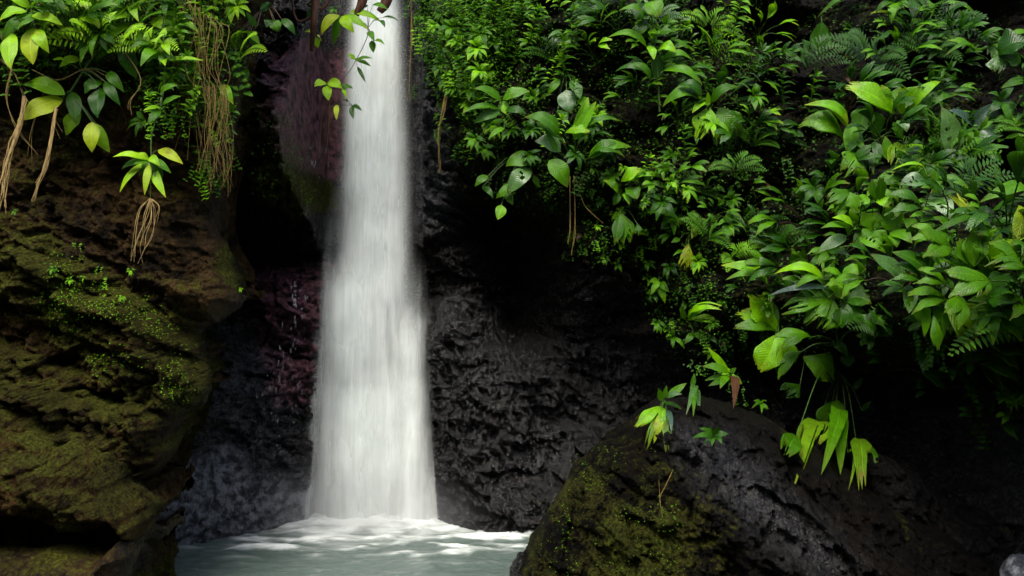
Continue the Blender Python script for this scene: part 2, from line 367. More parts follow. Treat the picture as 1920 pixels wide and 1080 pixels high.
# bottom left boulder
def mC(X_, Z_, y): return m_up(X_, Z_, y, .42, .3, 1.4, 9)
rock('mossy_boulder', [(-600,700),(-100,735),(0,760),(100,790),(150,815),(205,850),(228,900),(262,938),(285,975),(280,1000),(255,1002),(235,980),(130,990),(60,958),(0,968),(-600,960)],
     6.9, 1.1, .5, .4, MR['brown'], 'rounded boulder covered in green moss jutting from the lower left corner', 'boulder', 13, 28, .55,
     mossf=mC, tilt=(.15, .42), layer=.8, wetf=.15, taper=2.0)
rock('wet_boulder', [(-600,1040),(0,1030),(110,1035),(190,1046),(215,1012),(232,1022),(240,1050),(230,1140),(220,1400),(-600,1400)],
     6.55, 1.3, .3, .3, MR['brown'], 'damp brown boulder under the mossy one in the bottom left corner', 'boulder', 17, 28, .8,
     mossf=lambda a, b, c: m_up(a, b, c, .25, .2, 2, 4), tilt=(.1, .3), wetf=.5, taper=1.5)
# right foreground boulder
def mE(X_, Z_, y):
    l = reg(X_, Z_, [(900,1200),(950,1040),(1010,960),(1060,880),(1110,840),(1200,800),(1290,860),(1260,930),(1380,1000),(1330,1080),(1300,1200)], 6.6, .7)
    return m_up(X_, Z_, y, .02, .10, 1.9, 21) + .56 * l + .12 * fbm(X_ * 5, Z_ * 5, 2., 3)
def wE(X_, Z_): return .2 + .7 * reg(X_, Z_, [(1280,800),(1400,850),(1500,940),(1640,1060),(1560,1100),(1400,980),(1300,900)], 6.6, .2) - .3 * reg(X_, Z_, [(900,1200),(950,1040),(1060,880),(1200,800),(1260,860),(1300,1000),(1250,1200)], 6.6, .2)
rock('big_boulder', [(900,1400),(950,1085),(985,1020),(1020,962),(1046,920),(1066,885),(1112,842),(1180,800),(1215,768),(1262,752),(1340,752),(1470,800),(1580,880),(1680,950),(1790,1010),(1850,1040),(1960,1180),(2000,1400)],
     7.4, 1.8, .75, .8, MR['dark'], 'big dark wet boulder with a mossy left face at the right edge of the pool', 'boulder', 23, 38, .9,
     lobes=[([(1290,800),(1400,830),(1520,960),(1640,1060),(1700,1200),(1300,1250),(1340,1000)], .12, .3)],
     mossf=mE, tilt=(.05, .35), layer=.8, wetf=wE, greyf=lambda a, b, c: .12 * reg(a, b, [(1300,830),(1400,850),(1500,960),(1560,1040),(1480,1060),(1380,960),(1280,880)], 6.6, .2))
def stone(name, px, py, Y, rx, ry, rz, mat, label, cat, seed, moss=0., grey=0., wet=.6, rough=.2):
    n, m = 90, 60; th_ = np.linspace(0, 2 * np.pi, n); ph_ = np.linspace(.001, np.pi - .001, m); TH, PH = np.meshgrid(th_, ph_, indexing='ij')
    d = np.stack([np.cos(TH) * np.sin(PH), np.sin(TH) * np.sin(PH), np.cos(PH)], -1)
    rad = 1 + rough * fbm(d[..., 0] * 1.7 + seed, d[..., 1] * 1.7, d[..., 2] * 1.7, 5, 2.2, .55) + rough * .5 * ridged(d[..., 0] * 3, d[..., 1] * 3 + seed, d[..., 2] * 3, 4)
    V_ = (d * rad[..., None] * np.array([rx, ry, rz])).reshape(-1, 3); k_ = len(V_)
    o = link(name, fast_mesh(name, V_, quads_of_grid(n, m)[:, ::-1], mat, {'mask': np.tile([moss, 0, grey], (k_, 1)), 'wet': np.full((k_, 3), wet)}), loc=tuple(at(px, py, Y)))
    return tag(o, label, cat)
stone('wet_rock', 1000, 1105, 7.15, .18, .26, .24, MR['dark'], 'small black wet rock at the waterline, against the left foot of the big boulder', 'rock', 29, wet=.8, rough=.16)
stone('round_stone', 1912, 1080, 6.3, .11, .12, .13, MR['brown'], 'smooth round tan stone in the bottom right corner', 'stone', 37, .1, 1., .4, .06)
rock('grey_rock', [(1620,860),(1660,850),(1720,880),(1770,930),(1850,960),(1960,1000),(2300,1060),(2300,1500),(1700,1500),(1640,960)],
     7.6, 1.2, .35, .4, MR['dark'], 'low dark grey rock behind the big boulder on the right', 'rock', 31, 35, .8,
     mossf=lambda a, b, c: m_up(a, b, c, .05, .1, 2, 4), greyf=lambda a, b, c: np.full(a.shape, .03), tilt=(0, .4), wetf=.35)

# ------------------------------------------------------------------ unseen bank added behind the camera, so that light falls in from above
bx = np.linspace(-16, 16, 160); bz = np.linspace(-.6, 10, 80); bX, bZ = np.meshgrid(bx, bz, indexing='ij')
bY = -4.5 - bZ * .25 + .05 * np.abs(bX) - .6 * fbm(bX * .5, bZ * .6, 4., 4)
me = fast_mesh('added_bank', np.stack([bX.ravel(), bY.ravel(), bZ.ravel()], 1), quads_of_grid(len(bx), len(bz)), MR['dark'],
               {'mask': np.tile([.7, 0, 0], (bX.size, 1)), 'wet': np.zeros((bX.size, 3))})
tag(link('added_bank', me), 'unseen mossy bank added behind the camera to block low sky light', 'bank', kind='structure')
# stream bed under the water
gxx = np.linspace(-13, 13, 90); gyy = np.linspace(-6, 13, 70); GX, GY = np.meshgrid(gxx, gyy, indexing='ij')
me = fast_mesh('ground', np.stack([GX.ravel(), GY.ravel(), (-.55 + .1 * fbm(GX, GY, 1., 3)).ravel()], 1), quads_of_grid(90, 70), MR['brown'],
               {'mask': np.zeros((GX.size, 3)), 'wet': np.ones((GX.size, 3))})
tag(link('ground', me), 'stony bed under the plunge pool', 'stream bed', kind='structure')

# ------------------------------------------------------------------ pool
def water_material():
    t = NT('pool_water'); a = t.mk('ShaderNodeVertexColor', layer_name='foam'); sp = t.mk('ShaderNodeSeparateColor'); t.l.new(a.outputs[0], sp.inputs[0])
    P = t.coord((1.0, 2.2, 1)); n = t.noise(P, 2.6, 6, .6, .8); n2 = t.noise(P, 9, 4, .6, .5)
    f = t.math('ADD', sp.outputs[0], t.math('MULTIPLY', t.math('SUBTRACT', n, .5), t.math('ADD', .8, t.math('MULTIPLY', sp.outputs[1], .8))))
    f = t.math('ADD', f, t.math('MULTIPLY', t.math('SUBTRACT', n2, .5), .25))
    f = t.mapr(f, .05, 1.0)
    t.set(t.b.inputs['Base Color'], t.mix(f, (.065, .090, .078), (.66, .70, .66)))
    t.set(t.b.inputs['Roughness'], t.mapr(f, 0, .7, .32, .8)); t.b.inputs['Specular IOR Level'].default_value = .45
    t.b.inputs['Subsurface Weight'].default_value = 0
    t.set(t.b.inputs['Normal'], t.bump(t.math('ADD', n, t.math('MULTIPLY', n2, .3)), .35, .08))
    return t.m
MW = water_material()
wx = np.concatenate([np.linspace(-12, -4.2, 30), np.arange(-4.1, 3.4, .02), np.linspace(3.5, 12, 30)]); wy = np.concatenate([np.linspace(-5.5, 5.4, 30), np.arange(5.5, 11.2, .02), np.linspace(11.3, 13, 8)])
WX, WY = np.meshgrid(wx, wy, indexing='ij')
FX, FY = -1.42, 10.25                      # foot of the fall
r = np.hypot((WX - FX) / 1.0, (WY - FY) / .62)
th = np.arctan2(WY - FY, WX - FX)
rip = fbm(r * 3.0 + .8 * fbm(WX, WY, 2., 3), th * 1.6, 5., 4)
hump = .09 * np.exp(-(r / .85) ** 2)
fl = fbm(WX * 1.1 + .5 * fbm(WX, WY * 2, 3., 2), WY * 2.8, 7., 4)
zz = hump + .035 * np.exp(-r / 2.5) * rip + .028 * fl * sst(.6, 1.6, r) + .012 * fbm(WX * 5, WY * 8, 2., 3)
foam = np.exp(-(r / 1.25) ** 2.) * .95 + .50 * np.exp(-((r - 1.7) / .55) ** 2) * sst(-.2, .5, fl + .3 * rip) + .25 * sst(.1, .6, fl) * np.exp(-(r / 3.2) ** 2) + .12 * rip
fm = np.stack([np.clip(foam, 0, 1.2).ravel(), np.exp(-(r / 3.) ** 2).ravel(), 0 * foam.ravel()], 1)
me = fast_mesh('water', np.stack([WX.ravel(), WY.ravel(), zz.ravel()], 1), quads_of_grid(len(wx), len(wy)), MW, {'foam': fm})
tag(link('water', me), 'grey green plunge pool with white foam swirling under the waterfall', 'pool', kind='structure')

# ------------------------------------------------------------------ waterfall: layered curtains of falling water
def fall_material(name, dens, seed, sx, edge=1., soft=.03, cut=.06):
    t = NT(name)
    u = t.mk('ShaderNodeUVMap'); sp = t.mk('ShaderNodeSeparateXYZ'); t.l.new(u.outputs[0], sp.inputs[0])
    P = t.coord((1, .35, .03)); mp = t.mk('ShaderNodeMapping'); mp.inputs['Location'].default_value = (seed, seed * .7, seed * .3); t.l.new(P, mp.inputs[0]); P = mp.outputs[0]
    n1 = t.noise(P, sx * .5, 4, .55, .15); n2 = t.noise(P, sx * 2.4, 4, .6); n3 = t.noise(t.coord((1, 1, .6)), 1.6, 3, .5)
    st = t.math('ADD', t.math('MULTIPLY', n1, .88), t.math('MULTIPLY', n2, .12))
    e = t.math('ABSOLUTE', t.math('SUBTRACT', t.math('MULTIPLY', sp.outputs[0], 2.), 1.))          # 0 in the middle, 1 at the rims of the curtain
    ed = t.mapr(e, 1 - .85 * edge, 1., 1., 0.)
    a = t.math('ADD', t.math('MULTIPLY', t.math('SUBTRACT', st, .5), 1.5), dens)
    a = t.math('ADD', a, t.math('MULTIPLY', t.math('SUBTRACT', n3, .5), 1.3))
    a = t.math('MULTIPLY', t.mapr(a, -.2, 1.0), ed, clamp=True)
    bt = t.mapr(sp.outputs[1], 0., cut, .35 if cut < .1 else 0., 1.); a = t.math('MULTIPLY', a, bt, clamp=True); a = t.math('MULTIPLY', a, t.mapr(sp.outputs[1], 1 - soft, 1.001, 1., 0.), clamp=True) if soft else a
    d = t.mk('ShaderNodeBsdfDiffuse'); d.inputs[0].default_value = (.90, .945, .905, 1)
    tl = t.mk('ShaderNodeBsdfTranslucent'); tl.inputs[0].default_value = (.90, .945, .905, 1)
    m1 = t.mk('ShaderNodeMixShader'); m1.inputs[0].default_value = .35; t.l.new(d.outputs[0], m1.inputs[1]); t.l.new(tl.outputs[0], m1.inputs[2])
    tr = t.mk('ShaderNodeBsdfTransparent'); m2 = t.mk('ShaderNodeMixShader'); t.set(m2.inputs[0], a)
    t.l.new(tr.outputs[0], m2.inputs[1]); t.l.new(m1.outputs[0], m2.inputs[2]); t.l.new(m2.outputs[0], t.out.inputs[0])
    t.n.remove(t.b)
    return t.m
fall = empty('waterfall', (FX, 10.2, 0), 'tall white silky waterfall plunging between dark cliffs into the pool', 'waterfall')
def curtain(name, prof, Ytop, Ybot, thick, mat, seed, lump=.05):
    """prof: (py, left px, right px) of the curtain's rims in the photograph, turned into metres at its own depth"""
    prof = np.array(prof, float); n = 170; m = 60
    py = np.linspace(prof[0, 0], prof[-1, 0], n)
    L = np.interp(py, prof[:, 0], prof[:, 1]); R = np.interp(py, prof[:, 0], prof[:, 2]); k = np.linspace(0, 1, n)
    Ls = np.convolve(np.pad(L, 6, 'edge'), np.ones(13) / 13, 'valid'); Rs = np.convolve(np.pad(R, 6, 'edge'), np.ones(13) / 13, 'valid')
    Y = Ytop + (Ybot - Ytop) * k ** 1.3
    s = np.linspace(0, 1, m)
    SS, KK = np.meshgrid(s, k, indexing='ij')
    Yg = Y[None] - thick * np.sqrt(np.clip(1 - (2 * SS - 1) ** 2, 0, 1)) * (.6 + .4 * KK)
    XX = ((Ls[None] + (Rs - Ls)[None] * SS) - 960) / FPX * Y[None]; ZZ = CAMH + (540 - py[None] + 0 * SS) / FPX * Y[None]
    Yg = Yg - lump * fbm(XX * 3 + seed, ZZ * .7, seed, 3) - .006 * fbm(XX * 14, ZZ * .8, seed + 3., 2)
    V = np.stack([XX.ravel() - FX, Yg.ravel() - 10.2, ZZ.ravel()], 1)
    me = fast_mesh(name, V, quads_of_grid(m, n), mat, uv=np.stack([SS.ravel(), 1 - KK.ravel()], 1))
    return link(name, me, fall)
CORE = [(-160,668,744),(0,655,752),(150,645,762),(300,636,768),(430,634,770),(490,628,772),(520,608,772),(600,598,778),(620,596,800),(700,592,806),(800,580,812),(900,572,816),(1000,562,820)]
def shift(pr, dl, dr): return [(a, b + dl, c + dr) for a, b, c in pr]
curtain('water_curtain', shift(CORE, 0, 0), 10.95, 10.35, .10, fall_material('falling_water_core', 1.0, 1.3, 7, .62, 0), 1)
curtain('water_curtain', shift(CORE, -8, 8), 10.85, 10.25, .14, fall_material('falling_water_veil', .5, 4.1, 9, .8, 0), 2)
curtain('water_curtain', shift(CORE, -18, 18), 10.78, 10.18, .16, fall_material('falling_water_veil_thin', .22, 7.7, 14, 1, 0), 3)
curtain('water_strand', [(470,632,690),(520,612,722),(560,600,730),(700,592,740),(860,580,742),(1000,566,745)], 10.5, 10.12, .12, fall_material('falling_water_left', .5, 2.9, 9, 1.1, .25), 4)
curtain('water_strand', [(520,705,775),(590,716,796),(660,725,808),(760,730,816),(900,725,826),(1000,722,836)], 10.5, 10.12, .12, fall_material('falling_water_right', .42, 12.9, 9, 1.1, .3), 5)
curtain('water_strand', [(330,618,665),(500,592,665),(640,575,655),(800,552,650),(1000,535,650)], 10.6, 10.2, .08, fall_material('falling_water_spray', .15, 5.5, 14, 1.1, .3), 6)
curtain('water_strand', [(450,735,795),(600,740,820),(800,750,846),(1000,750,872)], 10.6, 10.2, .08, fall_material('falling_water_spray_right', .12, 8.5, 14, 1.1, .3), 7)
curtain('water_strand', [(455,628,690),(520,606,694),(600,600,706),(720,605,715)], 10.45, 10.3, .14, fall_material('falling_water_splash', .55, 21.5, 6, 1.15, .4, .6), 10)
curtain('water_strand', [(560,720,790),(620,724,812),(700,726,814),(800,735,806)], 10.45, 10.3, .14, fall_material('falling_water_splash_right', .25, 24.5, 6, 1.15, .4, .6), 11)

# mist hanging over the foot of the fall
t = NT('mist'); t.n.remove(t.b); P = t.coord((1, 1, 1), 'Generated'); v = t.mk('ShaderNodeVectorMath', operation='DISTANCE'); t.l.new(P, v.inputs[0]); v.inputs[1].default_value = (.5, .5, .08)
den = t.math('MULTIPLY', t.math('POWER', t.mapr(v.outputs['Value'], 0., .46, 1., 0.), 1.6), t.mapr(t.noise(t.coord(), 1.6, 3, .5), .3, .7, .5, 1.))
pv = t.mk('ShaderNodeVolumePrincipled'); pv.inputs['Color'].default_value = (.92, .95, .97, 1); t.set(pv.inputs['Density'], t.math('MULTIPLY', den, 1.7)); t.l.new(pv.outputs[0], t.out.inputs['Volume'])
mb_v = np.array([(x, y, z) for x in (-1.9, 1.7) for y in (-1.0, 1.1) for z in (-.35, 2.3)], float)
me = fast_mesh('mist', mb_v, np.array([[0,1,3,2],[4,6,7,5],[0,4,5,1],[2,3,7,6],[0,2,6,4],[1,5,7,3]]), t.m, smooth=False)
tag(link('mist', me, loc=(FX, 9.9, 0)), 'soft pale mist drifting over the foot of the waterfall', 'mist', kind='stuff')

# ------------------------------------------------------------------ leaves
def leaf_material(name, ca, cb, spot=None, trans=.35, rough=.33, spotamt=0., spec=.2):
    t = NT(name)
    a = t.mk('ShaderNodeVertexColor', layer_name='tone'); sp = t.mk('ShaderNodeSeparateColor'); t.l.new(a.outputs[0], sp.inputs[0])
    u = t.mk('ShaderNodeUVMap'); sx = t.mk('ShaderNodeSeparateXYZ'); t.l.new(u.outputs[0], sx.inputs[0])
    P = t.coord(); n = t.noise(P, 14, 4, .6); n2 = t.noise(P, 60, 3, .6)
    e = t.math('ABSOLUTE', t.math('SUBTRACT', sx.outputs[0], .5))
    c = t.mix(sp.outputs[0], ca, cb)
    c = t.mix(t.math('MULTIPLY', t.mapr(n, .35, .7), .45), c, tuple(q * .45 for q in ca))
    rib = t.mapr(e, 0., .035, 1., 0.)
    c = t.mix(t.math('MULTIPLY', rib, .35), c, tuple(min(1, q * 1.6 + .02) for q in cb))
    # side veins run obliquely from the midrib
    w = t.math('SINE', t.math('MULTIPLY', t.math('SUBTRACT', sx.outputs[1], t.math('MULTIPLY', e, .7)), 75.))
    if spot:
        s = t.mapr(t.math('ADD', n, t.math('MULTIPLY', t.math('SUBTRACT', n2, .5), .6)), .64 - spotamt, .72 - spotamt)
        tipf = t.mapr(sx.outputs[1], .75, 1.05)
        c = t.mix(t.math('MULTIPLY', t.math('MAXIMUM', s, t.math('MULTIPLY', tipf, t.mapr(n2, .35, .6))), .85), c, spot)
    bs = t.b
    t.set(bs.inputs['Base Color'], c); t.set(bs.inputs['Roughness'], t.mapr(n2, .3, .7, rough * .75, rough * 1.35))
    bs.inputs['Specular IOR Level'].default_value = spec
    t.set(bs.inputs['Normal'], t.bump(t.math('ADD', t.math('MULTIPLY', w, .35), n2), .35, .006))
    tl = t.mk('ShaderNodeBsdfTranslucent'); t.set(tl.inputs[0], t.mix(.5, c, tuple(min(1, q * 1.3) for q in cb)))
    m = t.mk('ShaderNodeMixShader'); m.inputs[0].default_value = trans
    t.l.new(bs.outputs[0], m.inputs[1]); t.l.new(tl.outputs[0], m.inputs[2]); t.l.new(m.outputs[0], t.out.inputs[0])
    return t.m
BROWN = (.11, .065, .012)
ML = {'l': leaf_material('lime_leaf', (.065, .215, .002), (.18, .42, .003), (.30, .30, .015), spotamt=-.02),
      'L': leaf_material('brightened_lime_leaf', (.13, .32, .004), (.30, .54, .006), (.35, .34, .02), spotamt=-.02),  # lime copy for the left bank, extra light put into its colour
      'Y': leaf_material('brightened_yellow_leaf', (.20, .34, .008), (.44, .52, .02), (.26, .15, .02), spotamt=.05),  # yellow copy for left-bank leaves, brightened in colour to look better lit
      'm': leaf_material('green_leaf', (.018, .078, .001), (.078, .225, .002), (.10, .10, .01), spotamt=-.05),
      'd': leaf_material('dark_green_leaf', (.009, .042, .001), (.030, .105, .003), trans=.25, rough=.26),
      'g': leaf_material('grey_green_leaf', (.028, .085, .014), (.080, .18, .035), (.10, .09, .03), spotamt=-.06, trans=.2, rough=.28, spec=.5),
      'b': leaf_material('bluish_leaf', (.012, .035, .020), (.032, .07, .038), trans=.15, rough=.28, spec=.5),
      'y': leaf_material('yellowing_leaf', (.13, .25, .005), (.32, .40, .014), (.22, .13, .02), spotamt=.06),
      'o': leaf_material('olive_leaf', (.05, .13, .002), (.12, .25, .005), (.14, .10, .015), spotamt=.03),
      'r': leaf_material('dead_leaf', (.025, .010, .004), (.065, .027, .009), trans=.15, rough=.5)}
def plain(name, c, rough=.6, spec=.3):
    t = NT(name); n = t.noise(t.coord((1, 1, .3)), 40, 4, .6)
    t.set(t.b.inputs['Base Color'], t.mix(t.mapr(n, .35, .65), tuple(q * .45 for q in c), c)); t.b.inputs['Roughness'].default_value = rough
    t.b.inputs['Specular IOR Level'].default_value = spec; t.set(t.b.inputs['Normal'], t.bump(n, .5, .01)); return t.m
MS = plain('green_stem', (.045, .10, .012), .45); MSB = plain('brown_stem', (.045, .024, .009)); MROOT = plain('straw_root', (.36, .25, .09)); MBARK = plain('reddish_bark', (.085, .032, .014))
MVINE = plain('brown_vine', (.17, .115, .022))

class MB:
    def __init__(s): s.V = []; s.Q = []; s.T = []; s.U = []; s.n = 0
    def add(s, V, Q, tone, U):
        s.V.append(V); s.Q.append(Q + s.n); s.T.append(np.full(len(V), tone)); s.U.append(U); s.n += len(V)
    def mesh(s, name, mat, org=(0, 0, 0)):
        V = np.concatenate(s.V) - np.array(org)[None]; T = np.concatenate(s.T)
        return fast_mesh(name, V, np.concatenate(s.Q), mat, {'tone': np.stack([T, T, T], 1)}, uv=np.concatenate(s.U))
nrm = lambda v: v / (np.linalg.norm(v) + 1e-9)
def blade(mb, B, T, w, kind, up, arch=.12, fold=.18, tone=.5, rag=0., rnd=None, nv=None, holes=0):
    """one leaf blade from its base B to its tip T; kind e elliptic, p pleated and square-ended, s strap, f narrow"""
    r = rnd or random
    B = np.asarray(B, float); T = np.asarray(T, float); ax = T - B; L = np.linalg.norm(ax); axn = ax / L
    up = np.asarray(up, float); up = nrm(up - axn * (up @ axn))
    if kind == 'p': nr = max(6, int(w / .02)); nr = min(nr, 14); m = 2 * nr + 1; n = nv or 12
    else: m = 7 if nv is None else 5; n = nv or 12
    t = np.linspace(0, 1, n); s = np.linspace(-1, 1, m)
    C = B + (T - B) * .5 + up * arch * L * 2
    cen = ((1 - t) ** 2)[:, None] * B + (2 * t * (1 - t))[:, None] * C + (t ** 2)[:, None] * T
    tan = 2 * (1 - t)[:, None] * (C - B) + 2 * t[:, None] * (T - C); tan /= np.linalg.norm(tan, axis=1)[:, None]
    side = np.cross(axn, up); side = side / np.linalg.norm(side)
    upl = np.cross(side[None], tan)
    if kind == 'e': wd = np.sin(np.pi * t ** .82) ** .85 * (1 - .12 * t)
    elif kind == 's': wd = np.clip(t * 5, 0, 1) ** .6 * np.clip((1 - t) * 2.2, 0, 1) ** .7
    elif kind == 'f': wd = np.sin(np.pi * t ** .6) ** .8
    else: wd = (np.clip(t / .55, 0, 1) ** .75) * (1 - .45 * np.clip((t - .6) / .4, 0, 1) ** 2)
    if kind != 'p': wd[-1] = .01
    wd[0] = max(wd[0], .03)
    hw = w / 2 * wd
    ph = r.uniform(0, 6.28); bend = r.uniform(-.12, .12)
    S, Tt = np.meshgrid(s, t)
    lat = S * hw[:, None]
    rip = .035 * w * np.sin(Tt * r.uniform(9, 15) + ph) * np.abs(S) ** 2
    zz = np.abs(lat) * fold - .25 * (np.abs(S) ** 2.2) * hw[:, None] * .6 + rip
    tt = Tt.copy()
    if kind == 'p':
        zig = np.where(np.arange(m) % 2 == 0, -1., 1.)
        zz = zz + zig[None] * (w / nr) * .22 * np.clip(wd, .2, 1)[:, None]
        jit = np.array([r.uniform(-1, .25) for _ in range(m)]); jit = np.repeat(jit[::2], 2)[:m]
        arc = 1 - .16 * (np.abs(s) ** 2)
        ext = arc + (.05 + rag) * jit
        tt = Tt * (1 + (ext[None] - 1) * Tt ** 1.5)
    cc = np.stack([np.interp(tt, t, cen[:, k]) for k in range(3)], -1)
    uu = np.stack([np.interp(tt, t, upl[:, k]) for k in range(3)], -1)
    P = cc + side * (lat + bend * w * np.sin(np.pi * tt))[..., None] + uu * zz[..., None]
    Q = quads_of_grid(n, m)
    if holes or rag > .12:
        kill = set()
        if rag > .12:
            for c in range(1, m - 1):
                if r.random() < .28: 
                    for k in range(int(n * r.uniform(.45, .85)), n - 1): kill.add(k * (m - 1) + c)
        for _ in range(holes): 
            k = r.randrange(2, n - 2); c = r.randrange(1, m - 2); kill |= {k * (m - 1) + c}
        Q = np.array([q for i, q in enumerate(Q) if i not in kill])
    mb.add(P.reshape(-1, 3), Q, min(1, max(0, tone)), np.stack([(S.ravel() + 1) / 2, Tt.ravel()], 1))
def tube(mb, pts, r0, r1, k=5, sub=6, tone=.5):
    """smooth tapering tube through the points"""
    P = np.asarray(pts, float)
    if len(P) > 2:
        out = []; PP = np.r_[[2 * P[0] - P[1]], P, [2 * P[-1] - P[-2]]]
        for i in range(1, len(PP) - 2):
            for q in np.linspace(0, 1, sub, endpoint=False):
                a, b, c, d = PP[i - 1:i + 3]
                out.append(.5 * (2 * b + (c - a) * q + (2 * a - 5 * b + 4 * c - d) * q * q + (3 * b - a - 3 * c + d) * q ** 3))
        out.append(P[-1]); P = np.array(out)
    n = len(P); tan = np.gradient(P, axis=0); tan /= np.linalg.norm(tan, axis=1)[:, None] + 1e-9
    ref = np.array([.3, 1, .2]); a = np.cross(tan, ref); a /= np.linalg.norm(a, axis=1)[:, None] + 1e-9; b = np.cross(tan, a)
    rr_ = np.linspace(r0, r1, n); th_ = np.linspace(0, 2 * np.pi, k + 1)
    V = P[:, None] + rr_[:, None, None] * (np.cos(th_)[None, :, None] * a[:, None] + np.sin(th_)[None, :, None] * b[:, None])
    mb.add(V.reshape(-1, 3), quads_of_grid(n, k + 1), tone, np.zeros((n * (k + 1), 2)))

# hero plants: every big leaf stands where the photograph shows it; 'kind base_x base_y tip_x tip_y width colour'
def hero(name, label, cat, root, spec, off=.25, group=None, stemr=.005, stemmat=None, seed=None, mainstem=None, lobename='leaf'):
    rnd = random.Random(seed if seed is not None else int(root[0] * 7 + root[1]))
    rp = hit(*root); Yr = rp[1] - off
    th = empty(name, tuple(rp), label, cat, group)
    stems = MB(); done = {}
    if mainstem:
        tube(stems, [at(p[0], p[1], Yr + .03) for p in mainstem], stemr * 1.5, stemr)
    for ln in spec.strip().split('\n'):
        f = ln.split(); k = f[0]; bx_, by_, tx_, ty_, w_ = map(float, f[1:6]); c = f[6]; op = f[7] if len(f) > 7 else ''
        Yl = Yr + rnd.uniform(-.07, .05)
        hb = hit(bx_, by_)[1]; ht = hit(tx_, ty_)[1]
        Yb = min(Yl, hb - .06); Yt = min(Yb + rnd.uniform(-.12, .02), ht - .04)
        key = (bx_, by_)
        if key in done: Yb = done[key]
        B = at(bx_, by_, Yb); T = at(tx_, ty_, Yt); L = np.linalg.norm(T - B)
        dz = (T[2] - B[2]) / L
        upv = np.array([rnd.uniform(-.25, .25), -1 + .35 * min(dz, 0) , .75 - .4 * abs(dz) + rnd.uniform(-.1, .25)])
        arch = .10 if abs(dz) > .8 else .17
        if dz > .5: arch = .03
        if 'a' in op: arch = .32
        mb = MB(); 
        rag = .30 if 'R' in op else .05; 
        blade(mb, B, T, w_ / FPX * Yb * (1.12 if k != 'p' else 1.2), k, upv, arch=arch * rnd.uniform(.7, 1.2), fold=rnd.uniform(.1, .4), tone=rnd.uniform(.1, .95), rag=rag if k == 'p' else 0, rnd=rnd, holes=5 if 'h' in op else 0, nv=16 if w_ > 24 else 10)
        o = link(lobename, mb.mesh(lobename, ML[c], B), th, loc=tuple(B - rp))
        if key not in done:
            done[key] = Yb
            R0 = rp if not mainstem else at(*min(mainstem, key=lambda q: (q[0] - bx_) ** 2 + (q[1] - by_) ** 2), Yr + .03)
            mid = (R0 + B) / 2 + np.array([0, -.03, .12 * np.linalg.norm(B - R0)])
            if np.linalg.norm(B - R0) > .02: tube(stems, [R0, mid, B], stemr, stemr * .6)
    if stems.n:
        link('stem', stems.mesh('stem', stemmat or MS, rp), th)
    return th
# ------------------------------------------------------------------ named plants, right-hand slope
hero('palmate_plant','glossy palmate plant with narrow drooping leaflets high in the middle of the slope','plant',(1058,110),'''
f 1058 68 1020 97 13 g
f 1058 68 1038 92 13 g
f 1058 68 1058 93 13 g
f 1058 68 1082 82 12 g
f 1058 68 1091 64 11 m
f 1058 68 1027 71 11 g
f 1058 68 1070 90 10 g''')
hero('palm_seedling','tall slender palm with long arching leaves on a bare stem under the top edge','palm',(1237,210),'''
s 1213 90 1138 71 15 m a
s 1235 93 1268 98 22 l a
s 1217 86 1226 112 14 l
p 1233 163 1230 97 22 d
s 1220 150 1153 134 18 d a
s 1220 150 1178 120 16 m a
s 1240 113 1298 112 18 m a
s 1243 133 1317 160 20 m a
p 1223 73 1226 55 16 l
p 1226 70 1272 62 26 m R
p 1226 70 1236 64 22 m R
s 1207 35 1160 20 16 m a
s 1215 40 1185 62 16 d
p 1210 5 1235 33 34 m
p 1210 5 1190 38 26 d''', mainstem=[(1237,210),(1234,150),(1228,90),(1222,30)], stemr=.007)
hero('fan_palm','fan palm with two broad pale drooping leaves full of small holes','palm',(1328,215),'''
p 1325 203 1304 262 34 l Rh
p 1331 203 1341 270 34 l Rh
p 1347 203 1387 252 42 m h
p 1347 203 1357 284 40 d R
s 1317 187 1242 202 26 m a
p 1320 190 1275 214 20 m R
s 1320 190 1298 212 14 l
s 1327 200 1327 172 10 l
s 1333 193 1386 162 18 m a
s 1315 180 1270 160 22 d a
s 1310 178 1285 168 18 d''')
hero('fan_palm','bright upright palm clump with a V of two erect leaves right of the cave','palm',(1075,330),'''
s 1077 262 1103 182 20 l
s 1079 262 1118 190 20 l
s 1050 253 983 219 30 m a
p 1060 250 1107 248 24 l
s 1087 250 1164 227 15 m a
p 1103 297 1171 294 30 m a
s 1103 297 1184 276 24 m a
e 1030 300 1064 351 34 m
e 1050 283 1003 264 36 g
s 1045 285 1020 238 10 m
s 1050 258 1003 228 12 m
s 1110 262 1150 258 8 m a''', mainstem=None, stemr=.006)
hero('climbing_plant','climber with one big round grey leaf hanging above the bright palm clump','vine',(1060,140),'''
e 1062 168 1070 213 34 g
e 1070 151 1088 186 21 d
e 1050 149 1026 178 14 m
e 1085 185 1105 212 20 m
e 1045 212 1060 240 20 d''')
hero('leafy_plant','leafy plant with long level leaves at the left edge of the slope','plant',(944,235),'''
e 940 190 889 165 24 m
e 942 186 994 172 26 m
e 944 190 948 214 20 l
e 938 205 868 212 16 m
e 938 212 888 232 22 d
e 950 205 988 214 18 d
e 940 200 905 250 14 m
e 946 240 915 262 12 m''')
hero('climbing_plant','climber with a silvery oval leaf hanging beside the dark cave','vine',(985,290),'''
e 994 317 952 364 32 g h
e 1002 298 948 312 38 m
e 1000 330 1012 352 12 m
e 960 345 930 372 16 m
e 945 360 962 385 16 m
e 940 384 933 412 20 l
e 915 330 890 350 14 m
e 905 350 925 372 13 d''')
